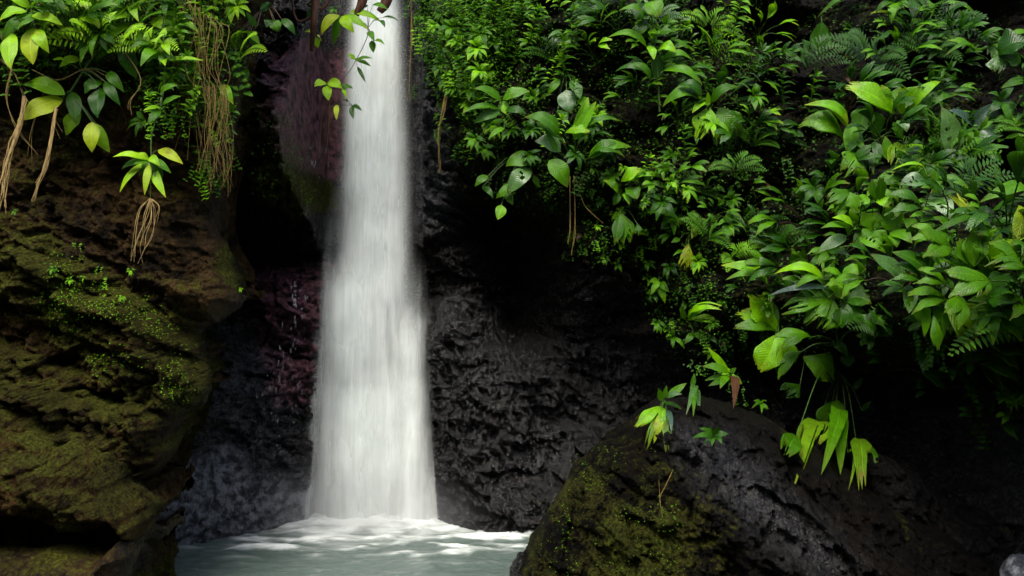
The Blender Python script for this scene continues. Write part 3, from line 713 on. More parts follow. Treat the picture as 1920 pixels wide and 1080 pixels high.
hero('bromeliad','lime green rosette with curled leaves above the small hanging fan','plant',(1163,375),'''
p 1165 341 1201 318 26 l
s 1177 344 1248 338 17 l a
e 1160 362 1131 338 19 l
p 1173 353 1195 374 27 m
s 1193 360 1271 371 12 m a
e 1160 362 1150 385 14 m
e 1170 362 1180 384 12 l''')
hero('hanging_fan','small pleated fan leaf hanging over bare rock right of the cave','plant',(1163,392),'''
p 1162 400 1153 458 20 m
p 1163 400 1168 460 18 m
p 1164 400 1184 454 20 m R
p 1195 420 1197 442 14 m R
s 1210 398 1278 422 15 m a''')
hero('hanging_fan','yellowish hanging fan leaf with split tips in the middle of the slope edge','plant',(1292,440),'''
p 1290 457 1273 502 16 y R
p 1291 457 1288 514 18 y R
e 1282 470 1262 480 8 m
e 1275 448 1258 455 10 m
e 1302 420 1305 445 9 y
e 1302 420 1297 448 9 y''')
hero('leafy_seedling','lime seedling whose five leaves droop over the undercut','seedling',(1236,520),'''
e 1235 527 1217 529 11 l
e 1235 527 1220 554 12 l
e 1235 528 1247 568 15 l
e 1236 528 1255 548 14 l
e 1234 526 1226 545 10 l''', off=.12)
hero('pleated_plant','blurred lime plant with feathered pleated leaves at the edge of the undercut','plant',(1290,610),'''
p 1290 600 1368 582 18 l Ra
p 1290 600 1352 604 18 l R
s 1290 598 1340 573 15 l a
e 1285 598 1275 575 12 m
e 1300 625 1322 640 14 m
e 1300 625 1283 645 12 m
e 1300 620 1296 640 10 d
e 1330 630 1345 645 10 d''', off=.15)
hero('pleated_plant','pair of big pleated bright leaves spreading left above the lime heart leaf','plant',(1462,640),'''
p 1458 622 1402 552 46 l
p 1458 622 1380 588 34 l
p 1458 622 1369 614 22 m
p 1458 622 1430 560 30 m
s 1440 532 1352 498 26 l a
s 1440 536 1360 525 18 m a''')
hero('heart_leaf_plant','two-lobed lime leaf shining over dark rock in the lower middle of the slope','plant',(1458,615),'''
p 1454 628 1421 696 46 l
p 1459 628 1480 694 40 l
p 1458 640 1464 712 22 m''', off=.42)
hero('pleated_plant','plant with one broad ragged pleated leaf above the hanging cluster','plant',(1510,665),'''
p 1506 671 1562 716 52 m R
p 1500 722 1461 745 32 d R
e 1560 640 1590 668 18 d
p 1590 655 1592 690 22 d
e 1600 730 1618 708 12 d''')
hero('hanging_palm','cluster of long tattered palm leaves dangling furthest down the dark rock','palm',(1572,700),'''
p 1561 751 1529 806 36 m
e 1569 749 1577 800 26 m
s 1554 792 1540 890 26 m
s 1563 790 1576 890 28 m
p 1533 806 1495 908 46 o R
p 1493 819 1467 866 34 m R
p 1606 832 1619 936 30 o R
p 1606 832 1640 893 22 m R
s 1589 849 1591 920 7 o
e 1616 770 1634 752 9 d''', off=.4, stemr=.006)
hero('leafy_plant','tattered lime plant with finger-like leaves hanging over the crest of the big boulder','plant',(1243,752),'''
p 1241 762 1191 802 20 l
e 1243 764 1242 802 15 l
p 1236 770 1209 845 15 o R
e 1241 772 1226 831 16 y
p 1248 772 1251 854 18 o R
e 1250 768 1259 810 11 b
e 1250 746 1288 718 14 m
e 1250 746 1279 739 13 g
s 1245 756 1279 768 8 m
e 1240 752 1234 728 12 m
e 1244 748 1250 722 9 m''', off=.25)
hero('leafy_plant','dull plant with three long hanging leaves just right of the tattered lime plant','plant',(1298,722),'''
e 1298 731 1286 779 13 g
e 1299 731 1300 782 13 m
e 1300 731 1312 772 13 g
e 1297 728 1302 700 9 m''', off=.2)
hero('leafy_plant','two-tiered plant with drooping narrow leaves left of the lime heart leaf','plant',(1370,715),'''
e 1367 706 1328 724 14 m
e 1367 706 1350 729 15 m
e 1368 706 1372 725 12 m
e 1369 706 1392 720 15 m
e 1367 699 1327 651 15 l
e 1366 699 1316 687 16 m
e 1369 699 1381 690 10 m
s 1360 705 1322 714 9 m
e 1370 712 1375 768 16 r''')
hero('leafy_shrub','small dark glossy shrub rooted on top of the big boulder','shrub',(1338,838),'''
e 1337 818 1297 822 11 d
e 1337 817 1310 803 11 d
e 1337 816 1328 798 10 d
e 1338 816 1348 799 10 d
e 1338 818 1366 814 12 d
e 1336 820 1318 832 9 d
e 1340 820 1354 833 10 d
e 1337 820 1335 836 9 d''', off=.15, stemmat=MSB)
hero('leafy_seedling','tiny four-leaved seedling alone on dark rock above the big boulder','seedling',(1427,762),'''
e 1426 758 1409 766 8 m
e 1426 757 1413 752 7 m
e 1427 758 1441 768 8 m
e 1426 759 1428 776 7 m
e 1427 757 1437 753 6 m''', off=.1)
hero('fan_palm','upright dark green fan leaf with bright frayed leaves beside the right edge','palm',(1825,570),'''
p 1823 500 1796 446 36 m
p 1825 500 1822 437 34 m
p 1826 500 1848 442 32 m
p 1853 485 1840 436 28 l R
p 1853 485 1923 445 36 l R
p 1853 485 1885 430 34 l R
p 1848 560 1905 520 60 d
p 1850 560 1925 560 60 d''', off=.35)
hero('hanging_palm','large pleated leaf hanging like a torn skirt on the right of the slope','palm',(1755,545),'''
p 1768 562 1842 655 72 o R
p 1762 562 1769 635 40 m R
p 1736 552 1770 575 22 l R
s 1735 570 1733 632 16 m
p 1750 590 1760 660 20 m''', off=.45)
hero('climbing_plant','climber with a long silvery leaf and a crumpled brown-green leaf on the right','vine',(1715,520),'''
e 1703 527 1630 476 34 g
e 1705 534 1704 588 28 g h
e 1742 516 1672 472 36 m
e 1712 522 1718 508 8 l
e 1742 510 1792 490 11 g
e 1690 540 1735 622 20 m''', off=.4, stemmat=MVINE)
hero('pleated_plant','dense clump of pleated leaves with scalloped tips in the centre of the right slope','plant',(1575,560),'''
p 1577 526 1573 562 34 l
s 1580 520 1624 504 24 l a
s 1543 523 1452 514 20 l a
s 1540 520 1490 541 17 m a
p 1582 566 1634 568 46 m
p 1562 563 1533 618 46 m R
p 1558 563 1506 606 38 m R
p 1545 568 1461 586 30 m R
p 1593 565 1602 608 38 d R
s 1555 540 1440 555 12 b
p 1575 575 1575 615 34 d
e 1600 590 1640 625 26 d
p 1640 580 1620 645 28 d R
s 1645 600 1672 630 20 d
p 1638 592 1675 612 26 m R''', off=.35)
hero('broadleaf_plant','tall stack of broad rounded leaves rising in the middle of the right slope','plant',(1640,450),'''
p 1632 434 1616 398 30 m
p 1634 434 1644 396 30 m
e 1688 430 1658 384 46 m h
e 1634 436 1616 446 22 m
e 1640 432 1654 458 30 m
e 1664 442 1682 464 28 m
e 1670 436 1711 456 28 m
p 1652 382 1650 330 22 m
p 1648 382 1632 336 18 m
p 1593 360 1539 386 28 m R
p 1593 360 1566 402 28 m R
p 1594 360 1607 402 34 m R
e 1588 442 1532 473 23 g
e 1590 428 1539 428 17 m
e 1600 425 1560 408 18 l
e 1611 447 1661 475 26 m h
e 1648 373 1668 390 24 l
e 1628 370 1605 384 22 l
e 1700 410 1708 440 24 m
e 1705 440 1712 420 18 d''', off=.4)
hero('climbing_plant','vine carrying two round grey leaves eaten through with holes on the right','vine',(1745,360),'''
e 1738 342 1688 347 36 g h
e 1745 374 1782 412 40 g h
e 1740 400 1728 385 20 g
e 1757 367 1758 303 22 m
s 1750 332 1820 365 12 l a
s 1738 330 1670 320 8 l a
e 1760 332 1815 352 18 m''', off=.4, stemmat=MVINE)
hero('strap_leaf_plant','yellowish strap-leaved plant at the right edge above the frayed bright leaves','plant',(1840,420),'''
p 1826 404 1778 366 13 y R
p 1826 404 1795 362 12 y R
e 1925 352 1836 380 26 m
e 1925 352 1870 352 16 l
s 1826 402 1742 440 11 m
p 1910 385 1895 470 26 y
e 1850 385 1845 430 30 d''', off=.35)
hero('fan_palm','big bright palm rosette spreading high on the right of the slope','palm',(1672,250),'''
p 1673 214 1582 161 42 l
p 1676 214 1645 158 38 l
p 1693 214 1688 163 38 l
p 1694 214 1734 163 38 l
s 1710 222 1798 177 24 m a
s 1705 205 1765 152 20 l a
s 1587 241 1508 196 24 l a
s 1589 239 1528 189 17 y a
p 1582 262 1496 236 44 m a
p 1613 252 1628 194 38 m
s 1655 205 1690 162 14 m
p 1640 262 1636 205 30 d
p 1695 262 1672 232 36 d''', off=.4, stemr=.007)
hero('hanging_palm','dull oblong leaf pair hanging under the big bright palm rosette','plant',(1600,225),'''
e 1597 231 1591 299 28 m
e 1600 238 1614 290 18 d
e 1602 262 1622 285 16 m''', off=.5)
hero('broadleaf_plant','plant with two pale ragged leaves side by side under the palm rosette','plant',(1696,262),'''
p 1692 270 1675 318 36 o Rh
p 1698 270 1718 311 34 l Rh
e 1665 300 1660 255 20 m
p 1612 288 1580 332 42 m Rh
p 1616 288 1630 330 38 m Rh
e 1686 226 1700 248 22 g
e 1640 265 1648 305 18 d''', off=.38)
hero('broadleaf_plant','tall dull grey oval leaf standing beside bluish leaves on the upper right','plant',(1795,300),'''
e 1787 294 1767 200 40 g h
e 1823 238 1869 192 24 b
e 1822 238 1779 207 28 b
e 1800 240 1850 290 12 l
e 1795 280 1818 310 12 m
e 1830 262 1880 250 22 b
e 1835 275 1812 262 20 d
e 1850 290 1880 300 24 d
e 1880 240 1925 232 22 l
e 1885 260 1925 255 16 m
e 1875 236 1895 218 18 m''', off=.35)
hero('climbing_plant','climber with one large dark pointed leaf against the black gap at the top','vine',(1540,30),'''
e 1540 105 1540 40 42 d
e 1624 -4 1531 34 14 m a
s 1750 8 1836 39 9 m a
p 1735 -6 1745 31 28 l
e 1700 -5 1712 40 30 d
s 1665 30 1632 26 8 y''', off=.3)
hero('fan_palm','small fan palm with two shell-shaped leaves near the top right','palm',(1745,75),'''
p 1743 52 1788 55 28 g
p 1743 52 1763 82 24 m R
s 1735 45 1677 62 12 m a
p 1748 60 1745 88 26 d''')
hero('fan_palm','grey fan leaf with toothed rim and streaked half fan at the top right edge','palm',(1872,150),'''
p 1872 104 1874 139 50 g R
p 1872 104 1925 78 56 d
p 1872 104 1915 115 44 d
p 1827 98 1776 77 17 m
s 1827 98 1769 107 10 m a
p 1827 98 1843 92 20 m R
e 1925 60 1890 66 12 m
e 1925 150 1876 166 18 m''')
# left bank
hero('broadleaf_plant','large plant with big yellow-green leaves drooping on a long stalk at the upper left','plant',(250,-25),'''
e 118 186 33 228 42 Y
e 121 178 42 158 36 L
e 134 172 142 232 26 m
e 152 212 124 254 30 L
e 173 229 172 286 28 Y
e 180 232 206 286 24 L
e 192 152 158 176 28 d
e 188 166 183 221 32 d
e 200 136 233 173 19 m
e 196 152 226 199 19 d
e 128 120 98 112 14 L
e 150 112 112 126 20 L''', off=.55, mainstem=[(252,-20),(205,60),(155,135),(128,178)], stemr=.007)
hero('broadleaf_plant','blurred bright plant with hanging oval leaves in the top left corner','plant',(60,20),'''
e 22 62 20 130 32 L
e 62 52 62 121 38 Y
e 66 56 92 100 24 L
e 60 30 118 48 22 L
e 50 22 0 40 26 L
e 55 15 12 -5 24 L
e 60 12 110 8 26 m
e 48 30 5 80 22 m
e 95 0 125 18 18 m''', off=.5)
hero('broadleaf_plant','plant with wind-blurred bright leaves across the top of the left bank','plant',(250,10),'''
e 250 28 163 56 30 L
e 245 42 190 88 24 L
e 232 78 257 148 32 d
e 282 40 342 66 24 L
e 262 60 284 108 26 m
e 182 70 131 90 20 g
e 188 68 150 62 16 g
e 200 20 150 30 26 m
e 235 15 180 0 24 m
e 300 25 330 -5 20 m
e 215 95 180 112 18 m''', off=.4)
hero('hanging_plant','plant dangling on a long stem over the dark outcrop with straw roots below','plant',(305,-20),'''
e 277 300 211 294 16 L
e 277 300 227 317 15 m
e 276 304 224 361 13 L
e 280 306 271 366 14 Y
e 282 306 311 371 17 L
e 284 304 304 337 18 m
e 284 300 321 325 15 m
e 278 297 257 287 12 L
e 279 296 300 312 16 L
e 296 281 343 308 20 Y
e 276 302 250 308 15 m
e 280 304 290 345 15 m
e 280 300 262 330 13 m
e 308 116 278 110 11 L
e 309 116 381 114 12 L
e 308 116 310 124 14 L
e 307 82 280 78 13 L
e 308 82 318 104 15 L
e 301 206 276 234 15 m
e 302 202 268 208 10 L
e 303 180 280 176 10 m
e 303 176 334 160 15 m
e 304 196 340 180 13 m''', off=.6, mainstem=[(305,-20),(307,60),(309,120),(305,180),(292,225),(284,255),(283,300),(282,375)], stemr=.004)
hero('leafy_vine','leafy twigs hanging in front of the top left of the waterfall','vine',(590,30),'''
e 636 28 603 66 20 Y
e 636 28 626 85 14 m
e 640 30 664 62 20 L
e 645 28 690 56 18 L
e 655 22 716 42 14 L
e 690 60 702 78 12 m
e 697 76 700 99 12 m
e 700 78 722 84 8 m
e 712 38 722 52 8 d
e 716 33 748 40 7 d
e 668 112 699 110 8 m
e 668 113 696 125 8 m
e 670 125 686 155 7 d
e 666 112 652 100 10 L
e 612 156 589 163 18 L
e 614 160 616 189 17 L
e 616 154 642 166 20 L
e 640 160 662 166 10 m
e 644 166 650 184 8 L
e 600 76 594 66 12 Y
e 592 64 570 60 10 Y
e 600 20 575 32 18 d
e 590 70 596 90 12 L
e 631 196 631 225 10 Y
e 660 197 679 208 8 d
e 660 198 663 223 10 d
e 655 196 642 188 9 d
e 690 10 672 22 12 m
e 700 8 728 18 10 m''', off=-.6+.9, mainstem=[(590,30),(640,28),(690,52),(668,112),(640,150),(612,156),(628,192),(660,198)], stemr=.003, stemmat=MSB)
hero('leafy_vine','small dark twig of leaves at the top between outcrop and waterfall','vine',(500,20),'''
e 500 20 490 6 24 d
e 512 38 500 52 22 d
e 515 38 522 60 22 m
e 528 36 554 66 16 d
e 482 50 462 22 13 m
e 462 62 445 70 18 l
e 465 60 488 84 14 l
e 468 64 484 92 12 m
e 455 130 465 150 14 m
e 400 180 428 202 20 l
e 412 160 438 196 20 l
e 400 165 392 155 10 l''', off=.3, stemmat=MSB)

# ------------------------------------------------------------------ roots, hanging vines, branch over the fall
def strands(name, label, cat, lines, mat, r0=.006, r1=.002, off=.45, seed=1, spread=6, n=1, group=None):
    rnd = random.Random(seed); p0 = lines[0][0]; rp = hit(*p0)
    th = empty(name, tuple(rp), label, cat, group)
    for ln in lines:
        mb = MB()
        for _ in range(n):
            Y = hit(*ln[0])[1] - off + rnd.uniform(-.05, .05)
            pts = []
            for i, q in enumerate(ln):
                s_ = spread * (.3 + i / len(ln))
                px_, py_ = q[0] + rnd.uniform(-s_, s_), q[1] + rnd.uniform(-s_, s_) * (1.5 if i == len(ln) - 1 else .5)
                pts.append(at(px_, py_, min(Y, hit(px_, py_)[1] - .03)))
            tube(mb, pts, r0 * rnd.uniform(.6, 1), r1, 4, 5)
        link('strand', mb.mesh('strand', mat, rp), th)
    return th
strands('aerial_roots','straw-coloured tuft of roots under the dangling plant on the left','roots',
  [[(281,372),(276,400),(262,435),(254,465),(250,490)],[(281,372),(282,410),(272,440),(266,465),(262,490)],[(280,372),(260,395),(252,440),(249,475)],[(283,374),(291,400),(284,440),(270,470)],[(284,374),(296,388),(294,412)],[(281,372),(272,405),(270,450)]],MROOT,.0045,.001,.55,2,5,2)
strands('aerial_roots','long pale hank of roots sweeping down the far left edge','roots',
  [[(45,180),(38,230),(22,270),(10,320),(2,390)],[(48,185),(34,250),(14,300),(4,360)]],MROOT,.006,.002,.5,3,9,7)
strands('aerial_roots','pale twisted hank of roots hanging beside the yellow-green leaves','roots',
  [[(105,200),(98,240),(92,280),(82,320),(62,374)],[(106,205),(96,260),(86,310),(70,350)]],MROOT,.005,.0015,.5,4,5,6)
strands('hanging_vines','tangle of thin golden brown roots hanging from the top of the left bank','vines',
  [[(x,-20+8*i),(x+5,60),(x+2,130),(x+8,190),(x+4,240+12*i)] for i,x in enumerate((335,345,352,360,368,377,390,402,414))],MVINE,.0035,.001,.36,5,26,3)
strands('hanging_vines','fine tan roots hanging by the right-hand rim of the left outcrop','vines',
  [[(x,160),(x+4,200),(x+2,250),(x+6,300),(x+3,345)] for x in (388,402,414,424)],MVINE,.0035,.001,.34,6,16,5)
strands('hanging_vines','brown twigs and roots crossing behind the leaves at the far left','vines',
  [[(0,110),(30,140),(50,190),(90,210),(118,255)],[(0,60),(20,120),(12,180),(30,240),(70,290)],[(60,130),(110,150),(160,130),(200,150)],[(90,150),(60,240),(55,300)],[(230,90),(262,150),(245,190),(243,210)]],MVINE,.006,.002,.3,7,5,2)
strands('hanging_vines','thin yellow tendrils hanging left of the waterfall top','vines',
  [[(615,200),(616,240),(612,285)],[(604,205),(600,260),(598,297)],[(618,190),(618,230),(615,262)]],MVINE,.004,.0015,.2,8,2,2)
strands('hanging_vines','orange-brown woody roots hanging down right of the waterfall','vines',
  [[(838,150),(834,180),(828,220),(822,270)],[(842,150),(836,190),(830,215),(824,250),(824,330)],[(770,-10),(772,60),(770,130),(766,190)]],MVINE,.008,.002,.25,9,3,3)
strands('hanging_vines','thin stems hanging over bare rock below the bright palm clump','vines',
  [[(1068,330),(1070,380),(1068,430),(1066,455)],[(1076,330),(1077,390),(1076,440),(1074,478)],[(1080,335),(1095,380),(1110,400),(1130,415)]],MVINE,.005,.002,.18,10,3,2)
strands('hanging_vines','thin brown vine tracing down the mossy face of the big boulder','vines',
  [[(1262,880),(1250,910),(1238,935),(1240,965)],[(1235,900),(1238,940),(1238,960)]],MVINE,.003,.0015,.05,12,3,1)
br = empty('tree_branch', tuple(at(600,-40,9.6)), 'reddish brown branch with bark stubs hanging over the top of the waterfall', 'branch')
mb = MB(); o_ = at(600,-40,9.6)
tube(mb, [at(598,-60,9.6), at(592,0,9.6), at(588,45,9.6), at(584,95,9.75)], .055, .02, 9)
link('branch', mb.mesh('branch', MBARK, o_), br)
for pts, r0, r1 in (([(690,-60),(680,0),(668,28)], .065, .03), ([(735,-60),(725,0),(712,22)], .075, .035), ([(610,-60),(618,0),(560,40),(545,-20)], .02, .01)):
    mb = MB(); tube(mb, [at(p[0], p[1], 9.7) for p in pts], r0, r1, 9); link('twig', mb.mesh('twig', MBARK, o_), br)
# ------------------------------------------------------------------ plants of the undergrowth: one of each kind, then copies
def proto_shrub(kind, seed, big=1.):
    """returns (foliage MB, stem MB) around the origin, growing up and towards -y"""
    r = random.Random(seed); f = MB(); s = MB()
    if kind == 'whorl':
        n = r.randint(7, 11); top = np.array([r.uniform(-.02, .02), -.07, .08])
        tube(s, [(0, .06, -.04), top * .6, top], .004, .003, 5, 4)
        for i in range(n):
            a = i / n * 6.283 + r.uniform(-.3, .3); el = r.uniform(-.25, .5); L = r.uniform(.10, .19)
            d = nrm(np.array([math.cos(a), -.35 + .3 * math.sin(a), math.sin(a) * .75 + el * .5]))
            T = top + d * L + np.array([0, -.02, -.03 - L * .2])
            blade(f, top + d * .012, T, L * r.uniform(.34, .48), 'e', (0, -.8, .8), arch=r.uniform(.12, .25), fold=.25, tone=r.random(), rnd=r, nv=7)
    elif kind == 'tall':
        h = r.uniform(.28, .42); lean = r.uniform(-.12, .12); P = lambda t: np.array([lean * t, -.05 - .14 * t, h * t])
        tube(s, [(0, .06, -.05), P(.3), P(.7), P(1)], .005, .002, 5, 4)
        for i in range(7):
            t = .25 + .75 * i / 6; c = P(t)
            for sg in (-1, 1):
                a = r.uniform(-.5, .5) + (i % 2) * .8; L = r.uniform(.09, .16) * (1.15 - .3 * t)
                d = nrm(np.array([sg * math.cos(a), -.5 * abs(math.sin(a)) - .2, r.uniform(-.1, .5)]))
                blade(f, c, c + d * L + np.array([0, 0, -.025]), L * r.uniform(.32, .45), 'e', (0, -.7, .8), arch=.18, fold=.25, tone=r.random(), rnd=r, nv=7)
        for k in range(3):
            d = nrm(np.array([r.uniform(-1, 1), -.5, .8])); blade(f, P(1), P(1) + d * .09, .035, 'e', (0, -.8, .5), tone=.95, rnd=r, nv=7)
    elif kind == 'palm':
        n = r.randint(5, 7)
        for i in range(n):
            a = -1.4 + 2.8 * i / (n - 1) + r.uniform(-.2, .2); L = r.uniform(.10, .2)
            B = np.array([math.sin(a) * L, -.06 - r.uniform(0, .12), math.cos(a) * L * .8 + .04])
            tube(s, [(0, .06, 0), B * .55 + np.array([0, 0, .03]), B], .004, .003, 5, 4)
            d = nrm(np.array([math.sin(a) * 1.1, -.5, math.cos(a) * .7 - .35])); L2 = r.uniform(.15, .24)
            sd = nrm(np.cross(d, (0, -1, .6)))
            for sg in (-1, 1):
                blade(f, B, B + nrm(d + sd * .26 * sg) * L2, L2 * .36, 'p', (0, -.7, .9), arch=r.uniform(.12, .28), fold=.1, tone=r.random(), rag=r.choice((.05, .2)), rnd=r, nv=9)
    elif kind == 'fern':
        for i in range(6):
            a = -1.5 + 3 * i / 5 + r.uniform(-.2, .2); L = r.uniform(.24, .36)
            B = np.array([0, 0, 0.]); T = np.array([math.sin(a) * L, -.16 - .1 * r.random(), math.cos(a) * L * .6]); C = (B + T) / 2 + np.array([0, -.05, .10])
            ts = np.linspace(0, 1, 15); pts = [(1 - t) ** 2 * B + 2 * t * (1 - t) * C + t * t * T for t in ts]
            tube(s, pts[::3], .003, .001, 4, 3)
            for q in range(2, 15):
                ax = nrm(pts[q] - pts[q - 1]); sd = nrm(np.cross(ax, (0, -1, .8))); l = .075 * math.sin(math.pi * (ts[q] * .85 + .12)) + .008
                for sg in (-1, 1):
                    blade(f, pts[q], pts[q] + nrm(sd * sg + ax * .35 + np.array([0, 0, -.15])) * l, .017, 'f', (0, -.8, .8), arch=.05, tone=r.uniform(.3, .7), rnd=r, nv=4)
    elif kind == 'trailer':
        for k in range(4):
            x = r.uniform(-.08, .08); pts = [np.array([x, 0, .02])]
            for q in range(7): pts.append(pts[-1] + np.array([r.uniform(-.02, .02), -.012 if q < 3 else 0, -.04]))
            tube(s, pts, .0025, .0012, 4, 3)
            for q in range(1, 8):
                for sg in (-1, 1):
                    if r.random() < .2: continue
                    d = nrm(np.array([sg * r.uniform(.5, 1), -.6, r.uniform(-.9, .2)])); L = r.uniform(.03, .055)
                    blade(f, pts[q], pts[q] + d * L, L * .6, 'e', (0, -.9, .5), tone=r.random(), rnd=r, nv=5)
    return f, s
KINDS = {'whorl': ('leafy_shrub', 'shrub'), 'tall': ('stemmed_shrub', 'shrub'), 'palm': ('fan_palm', 'palm'), 'fern': ('fern', 'fern'), 'trailer': ('trailing_plant', 'plant')}
PROTO = {}
for kd in KINDS:
    for v in range(4 if kd != 'fern' else 2):
        f_, s_ = proto_shrub(kd, 100 + v * 7 + len(kd))
        PROTO[kd, v] = (f_.mesh('foliage', ML['m']), s_.mesh('stem', MS if v % 2 else MSB))
MESHC = {}
def foliage_mesh(kd, v, c):
    if (kd, v, c) not in MESHC:
        m = PROTO[kd, v][0].copy(); m.materials[0] = ML[c]; MESHC[kd, v, c] = m
    return MESHC[kd, v, c]
FIRST = {}
def plant(kd, p, sc, rot, c, label, group, tilt=0.):
    """first use makes the Empty with its parts; later ones copy the thing and each part"""
    v = random.randrange(4 if kd != 'fern' else 2); nm, cat = KINDS[kd]
    if (kd, v) not in FIRST:
        e = empty(nm, tuple(p), label, cat, group)
        link('foliage', foliage_mesh(kd, v, c), e); link('stem', PROTO[kd, v][1], e); FIRST[kd, v] = e
    else:
        src = FIRST[kd, v]; e = src.copy(); COL.objects.link(e)
        for ch in src.children:
            q = ch.copy(); COL.objects.link(q); q.parent = e
            if q.data.name.startswith('foliage'): q.data = foliage_mesh(kd, v, c)
        e['label'] = label; e['group'] = group
    e.location = tuple(p); e.scale = (sc, sc, sc); e.rotation_euler = (random.uniform(-.25, .25) + tilt, rot, random.uniform(-.5, .5))
    return e
def inside(P, x, y):
    r_ = False
    for i in range(len(P)):
        a = P[i]; b_ = P[(i + 1) % len(P)]
        if (a[1] > y) != (b_[1] > y) and x < (b_[0] - a[0]) * (y - a[1]) / (b_[1] - a[1]) + a[0]: r_ = not r_
    return r_
DARK = [[(1425,-40),(1570,-40),(1560,120),(1470,130)], [(1790,-40),(1960,-40),(1960,60),(1790,60)], [(1140,120),(1215,120),(1215,210),(1130,200)], [(1110,235),(1210,215),(1290,250),(1280,300),(1130,300)],
        [(1380,300),(1500,300),(1510,440),(1400,440)], [(820,400),(1060,400),(1060,480),(820,480)], [(1440,640),(1560,640),(1560,700),(1440,700)]]
FILL = []
PLURAL = {'whorl': 'leafy shrubs', 'tall': 'upright shrubs', 'palm': 'fan palms', 'fern': 'ferns', 'trailer': 'trailing plants'}
def scatter(region, n, kinds, cols, smin, smax, group_label, mind=24, off=.04, dark=True, tries=40, jitter=.15):
    xs_ = [q[0] for q in region]; ys_ = [q[1] for q in region]; got = []; t_ = 0
    while len(got) < n and t_ < n * tries:
        t_ += 1
        x = random.uniform(min(xs_), max(xs_)); y = random.uniform(min(ys_), max(ys_))
        if not inside(region, x, y) or (dark and any(inside(D, x, y) for D in DARK)): continue
        if any((x - g[0]) ** 2 + (y - g[1]) ** 2 < mind ** 2 for g in got): continue
        got.append((x, y)); kd = random.choice(kinds); c = random.choice(cols)
        p = hit(x, y); p[1] -= off + random.uniform(0, jitter)
        lab, grp = group_label
        o_ = plant(kd, p, random.uniform(smin, smax) * (1.15 if kd == 'fern' else 1), random.uniform(-.5, .5), c, '', '%s %s' % (PLURAL[kd], lab))
        FILL.append((o_, kd, c, x, y))
G = lambda s: (s, s)
# upper left part of the slope, just right of the fall: fine dense leaves
scatter([(775,-40),(1010,-40),(1000,110),(900,170),(880,250),(860,200),(800,130),(768,60)], 75, ['tall','whorl','trailer','tall'], 'mlmmlm', .6, 1.0, G('in the dense green thicket beside the top of the waterfall'), 17)
scatter([(985,-40),(1440,-40),(1430,180),(1380,230),(1200,170),(1000,180)], 50, ['tall','whorl','palm','tall','fern'], 'mmmdllg', .7, 1.15, G('high on the slope between the thicket and the dark gap'), 26)
scatter([(875,180),(1180,200),(1300,280),(1280,380),(1180,360),(1090,320),(960,350),(880,310)], 44, ['whorl','tall','trailer','whorl'], 'mmdlm', .6, .95, G('on the slope edge above the dark cave'), 24)
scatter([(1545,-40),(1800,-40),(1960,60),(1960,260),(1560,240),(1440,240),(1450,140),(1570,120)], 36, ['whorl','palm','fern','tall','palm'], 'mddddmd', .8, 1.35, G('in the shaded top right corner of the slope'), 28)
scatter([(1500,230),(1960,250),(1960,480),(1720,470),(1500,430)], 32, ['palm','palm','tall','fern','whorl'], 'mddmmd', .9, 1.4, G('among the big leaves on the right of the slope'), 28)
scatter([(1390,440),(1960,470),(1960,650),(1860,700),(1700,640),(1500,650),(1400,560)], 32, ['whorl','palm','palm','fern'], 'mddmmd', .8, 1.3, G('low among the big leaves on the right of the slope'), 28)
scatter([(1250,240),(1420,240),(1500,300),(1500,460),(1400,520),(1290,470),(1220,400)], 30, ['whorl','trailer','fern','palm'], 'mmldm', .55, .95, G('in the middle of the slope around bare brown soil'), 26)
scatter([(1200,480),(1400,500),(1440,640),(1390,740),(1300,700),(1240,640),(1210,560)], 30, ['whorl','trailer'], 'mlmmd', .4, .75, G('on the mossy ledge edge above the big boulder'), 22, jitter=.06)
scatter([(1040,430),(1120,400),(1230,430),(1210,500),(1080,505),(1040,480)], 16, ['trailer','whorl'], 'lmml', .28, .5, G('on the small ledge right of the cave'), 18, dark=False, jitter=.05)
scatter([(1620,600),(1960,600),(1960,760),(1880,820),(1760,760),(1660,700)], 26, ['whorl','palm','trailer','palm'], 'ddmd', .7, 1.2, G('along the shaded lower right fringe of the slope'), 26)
scatter([(1080,320),(1290,320),(1290,420),(1120,400)], 22, ['trailer','whorl'], 'mdml', .3, .5, G('on the bank around the lime green rosette'), 20, jitter=.05)
scatter([(1440,420),(1900,430),(1940,640),(1780,690),(1520,660)], 14, ['palm'], 'mmd', 1.3, 1.75, G('standing large in the lower right of the slope'), 60)
scatter([(1120,60),(1440,120),(1420,300),(1150,250)], 8, ['palm'], 'md', 1.0, 1.3, G('larger in the upper middle of the slope'), 60)
# left bank
scatter([(-40,-40),(480,-40),(470,110),(440,200),(300,150),(160,110),(-40,150)], 60, ['tall','whorl','palm','trailer','fern'], 'mLmmLl', .8, 1.4, G('in the thicket across the top of the left bank'), 24, off=.15, dark=False)
scatter([(270,140),(440,120),(445,340),(400,350),(390,270),(280,250)], 26, ['trailer','whorl','tall'], 'mlmml', .5, .8, G('among the hanging roots of the left bank'), 22, off=.12, dark=False)
scatter([(390,250),(438,250),(432,365),(395,350)], 5, ['trailer'], 'lm', .6, .8, G('hanging at the right-hand rim of the left outcrop'), 20, off=.1, dark=False)
scatter([(545,-40),(650,-40),(650,60),(560,50)], 8, ['whorl','tall'], 'mlmd', .4, .6, G('above the branch at the top of the waterfall'), 20, off=.3, dark=False)
scatter([(760,150),(860,120),(860,330),(800,230)], 12, ['tall','trailer'], 'mdm', .4, .6, G('hanging on the pillar right of the waterfall'), 22, dark=False)
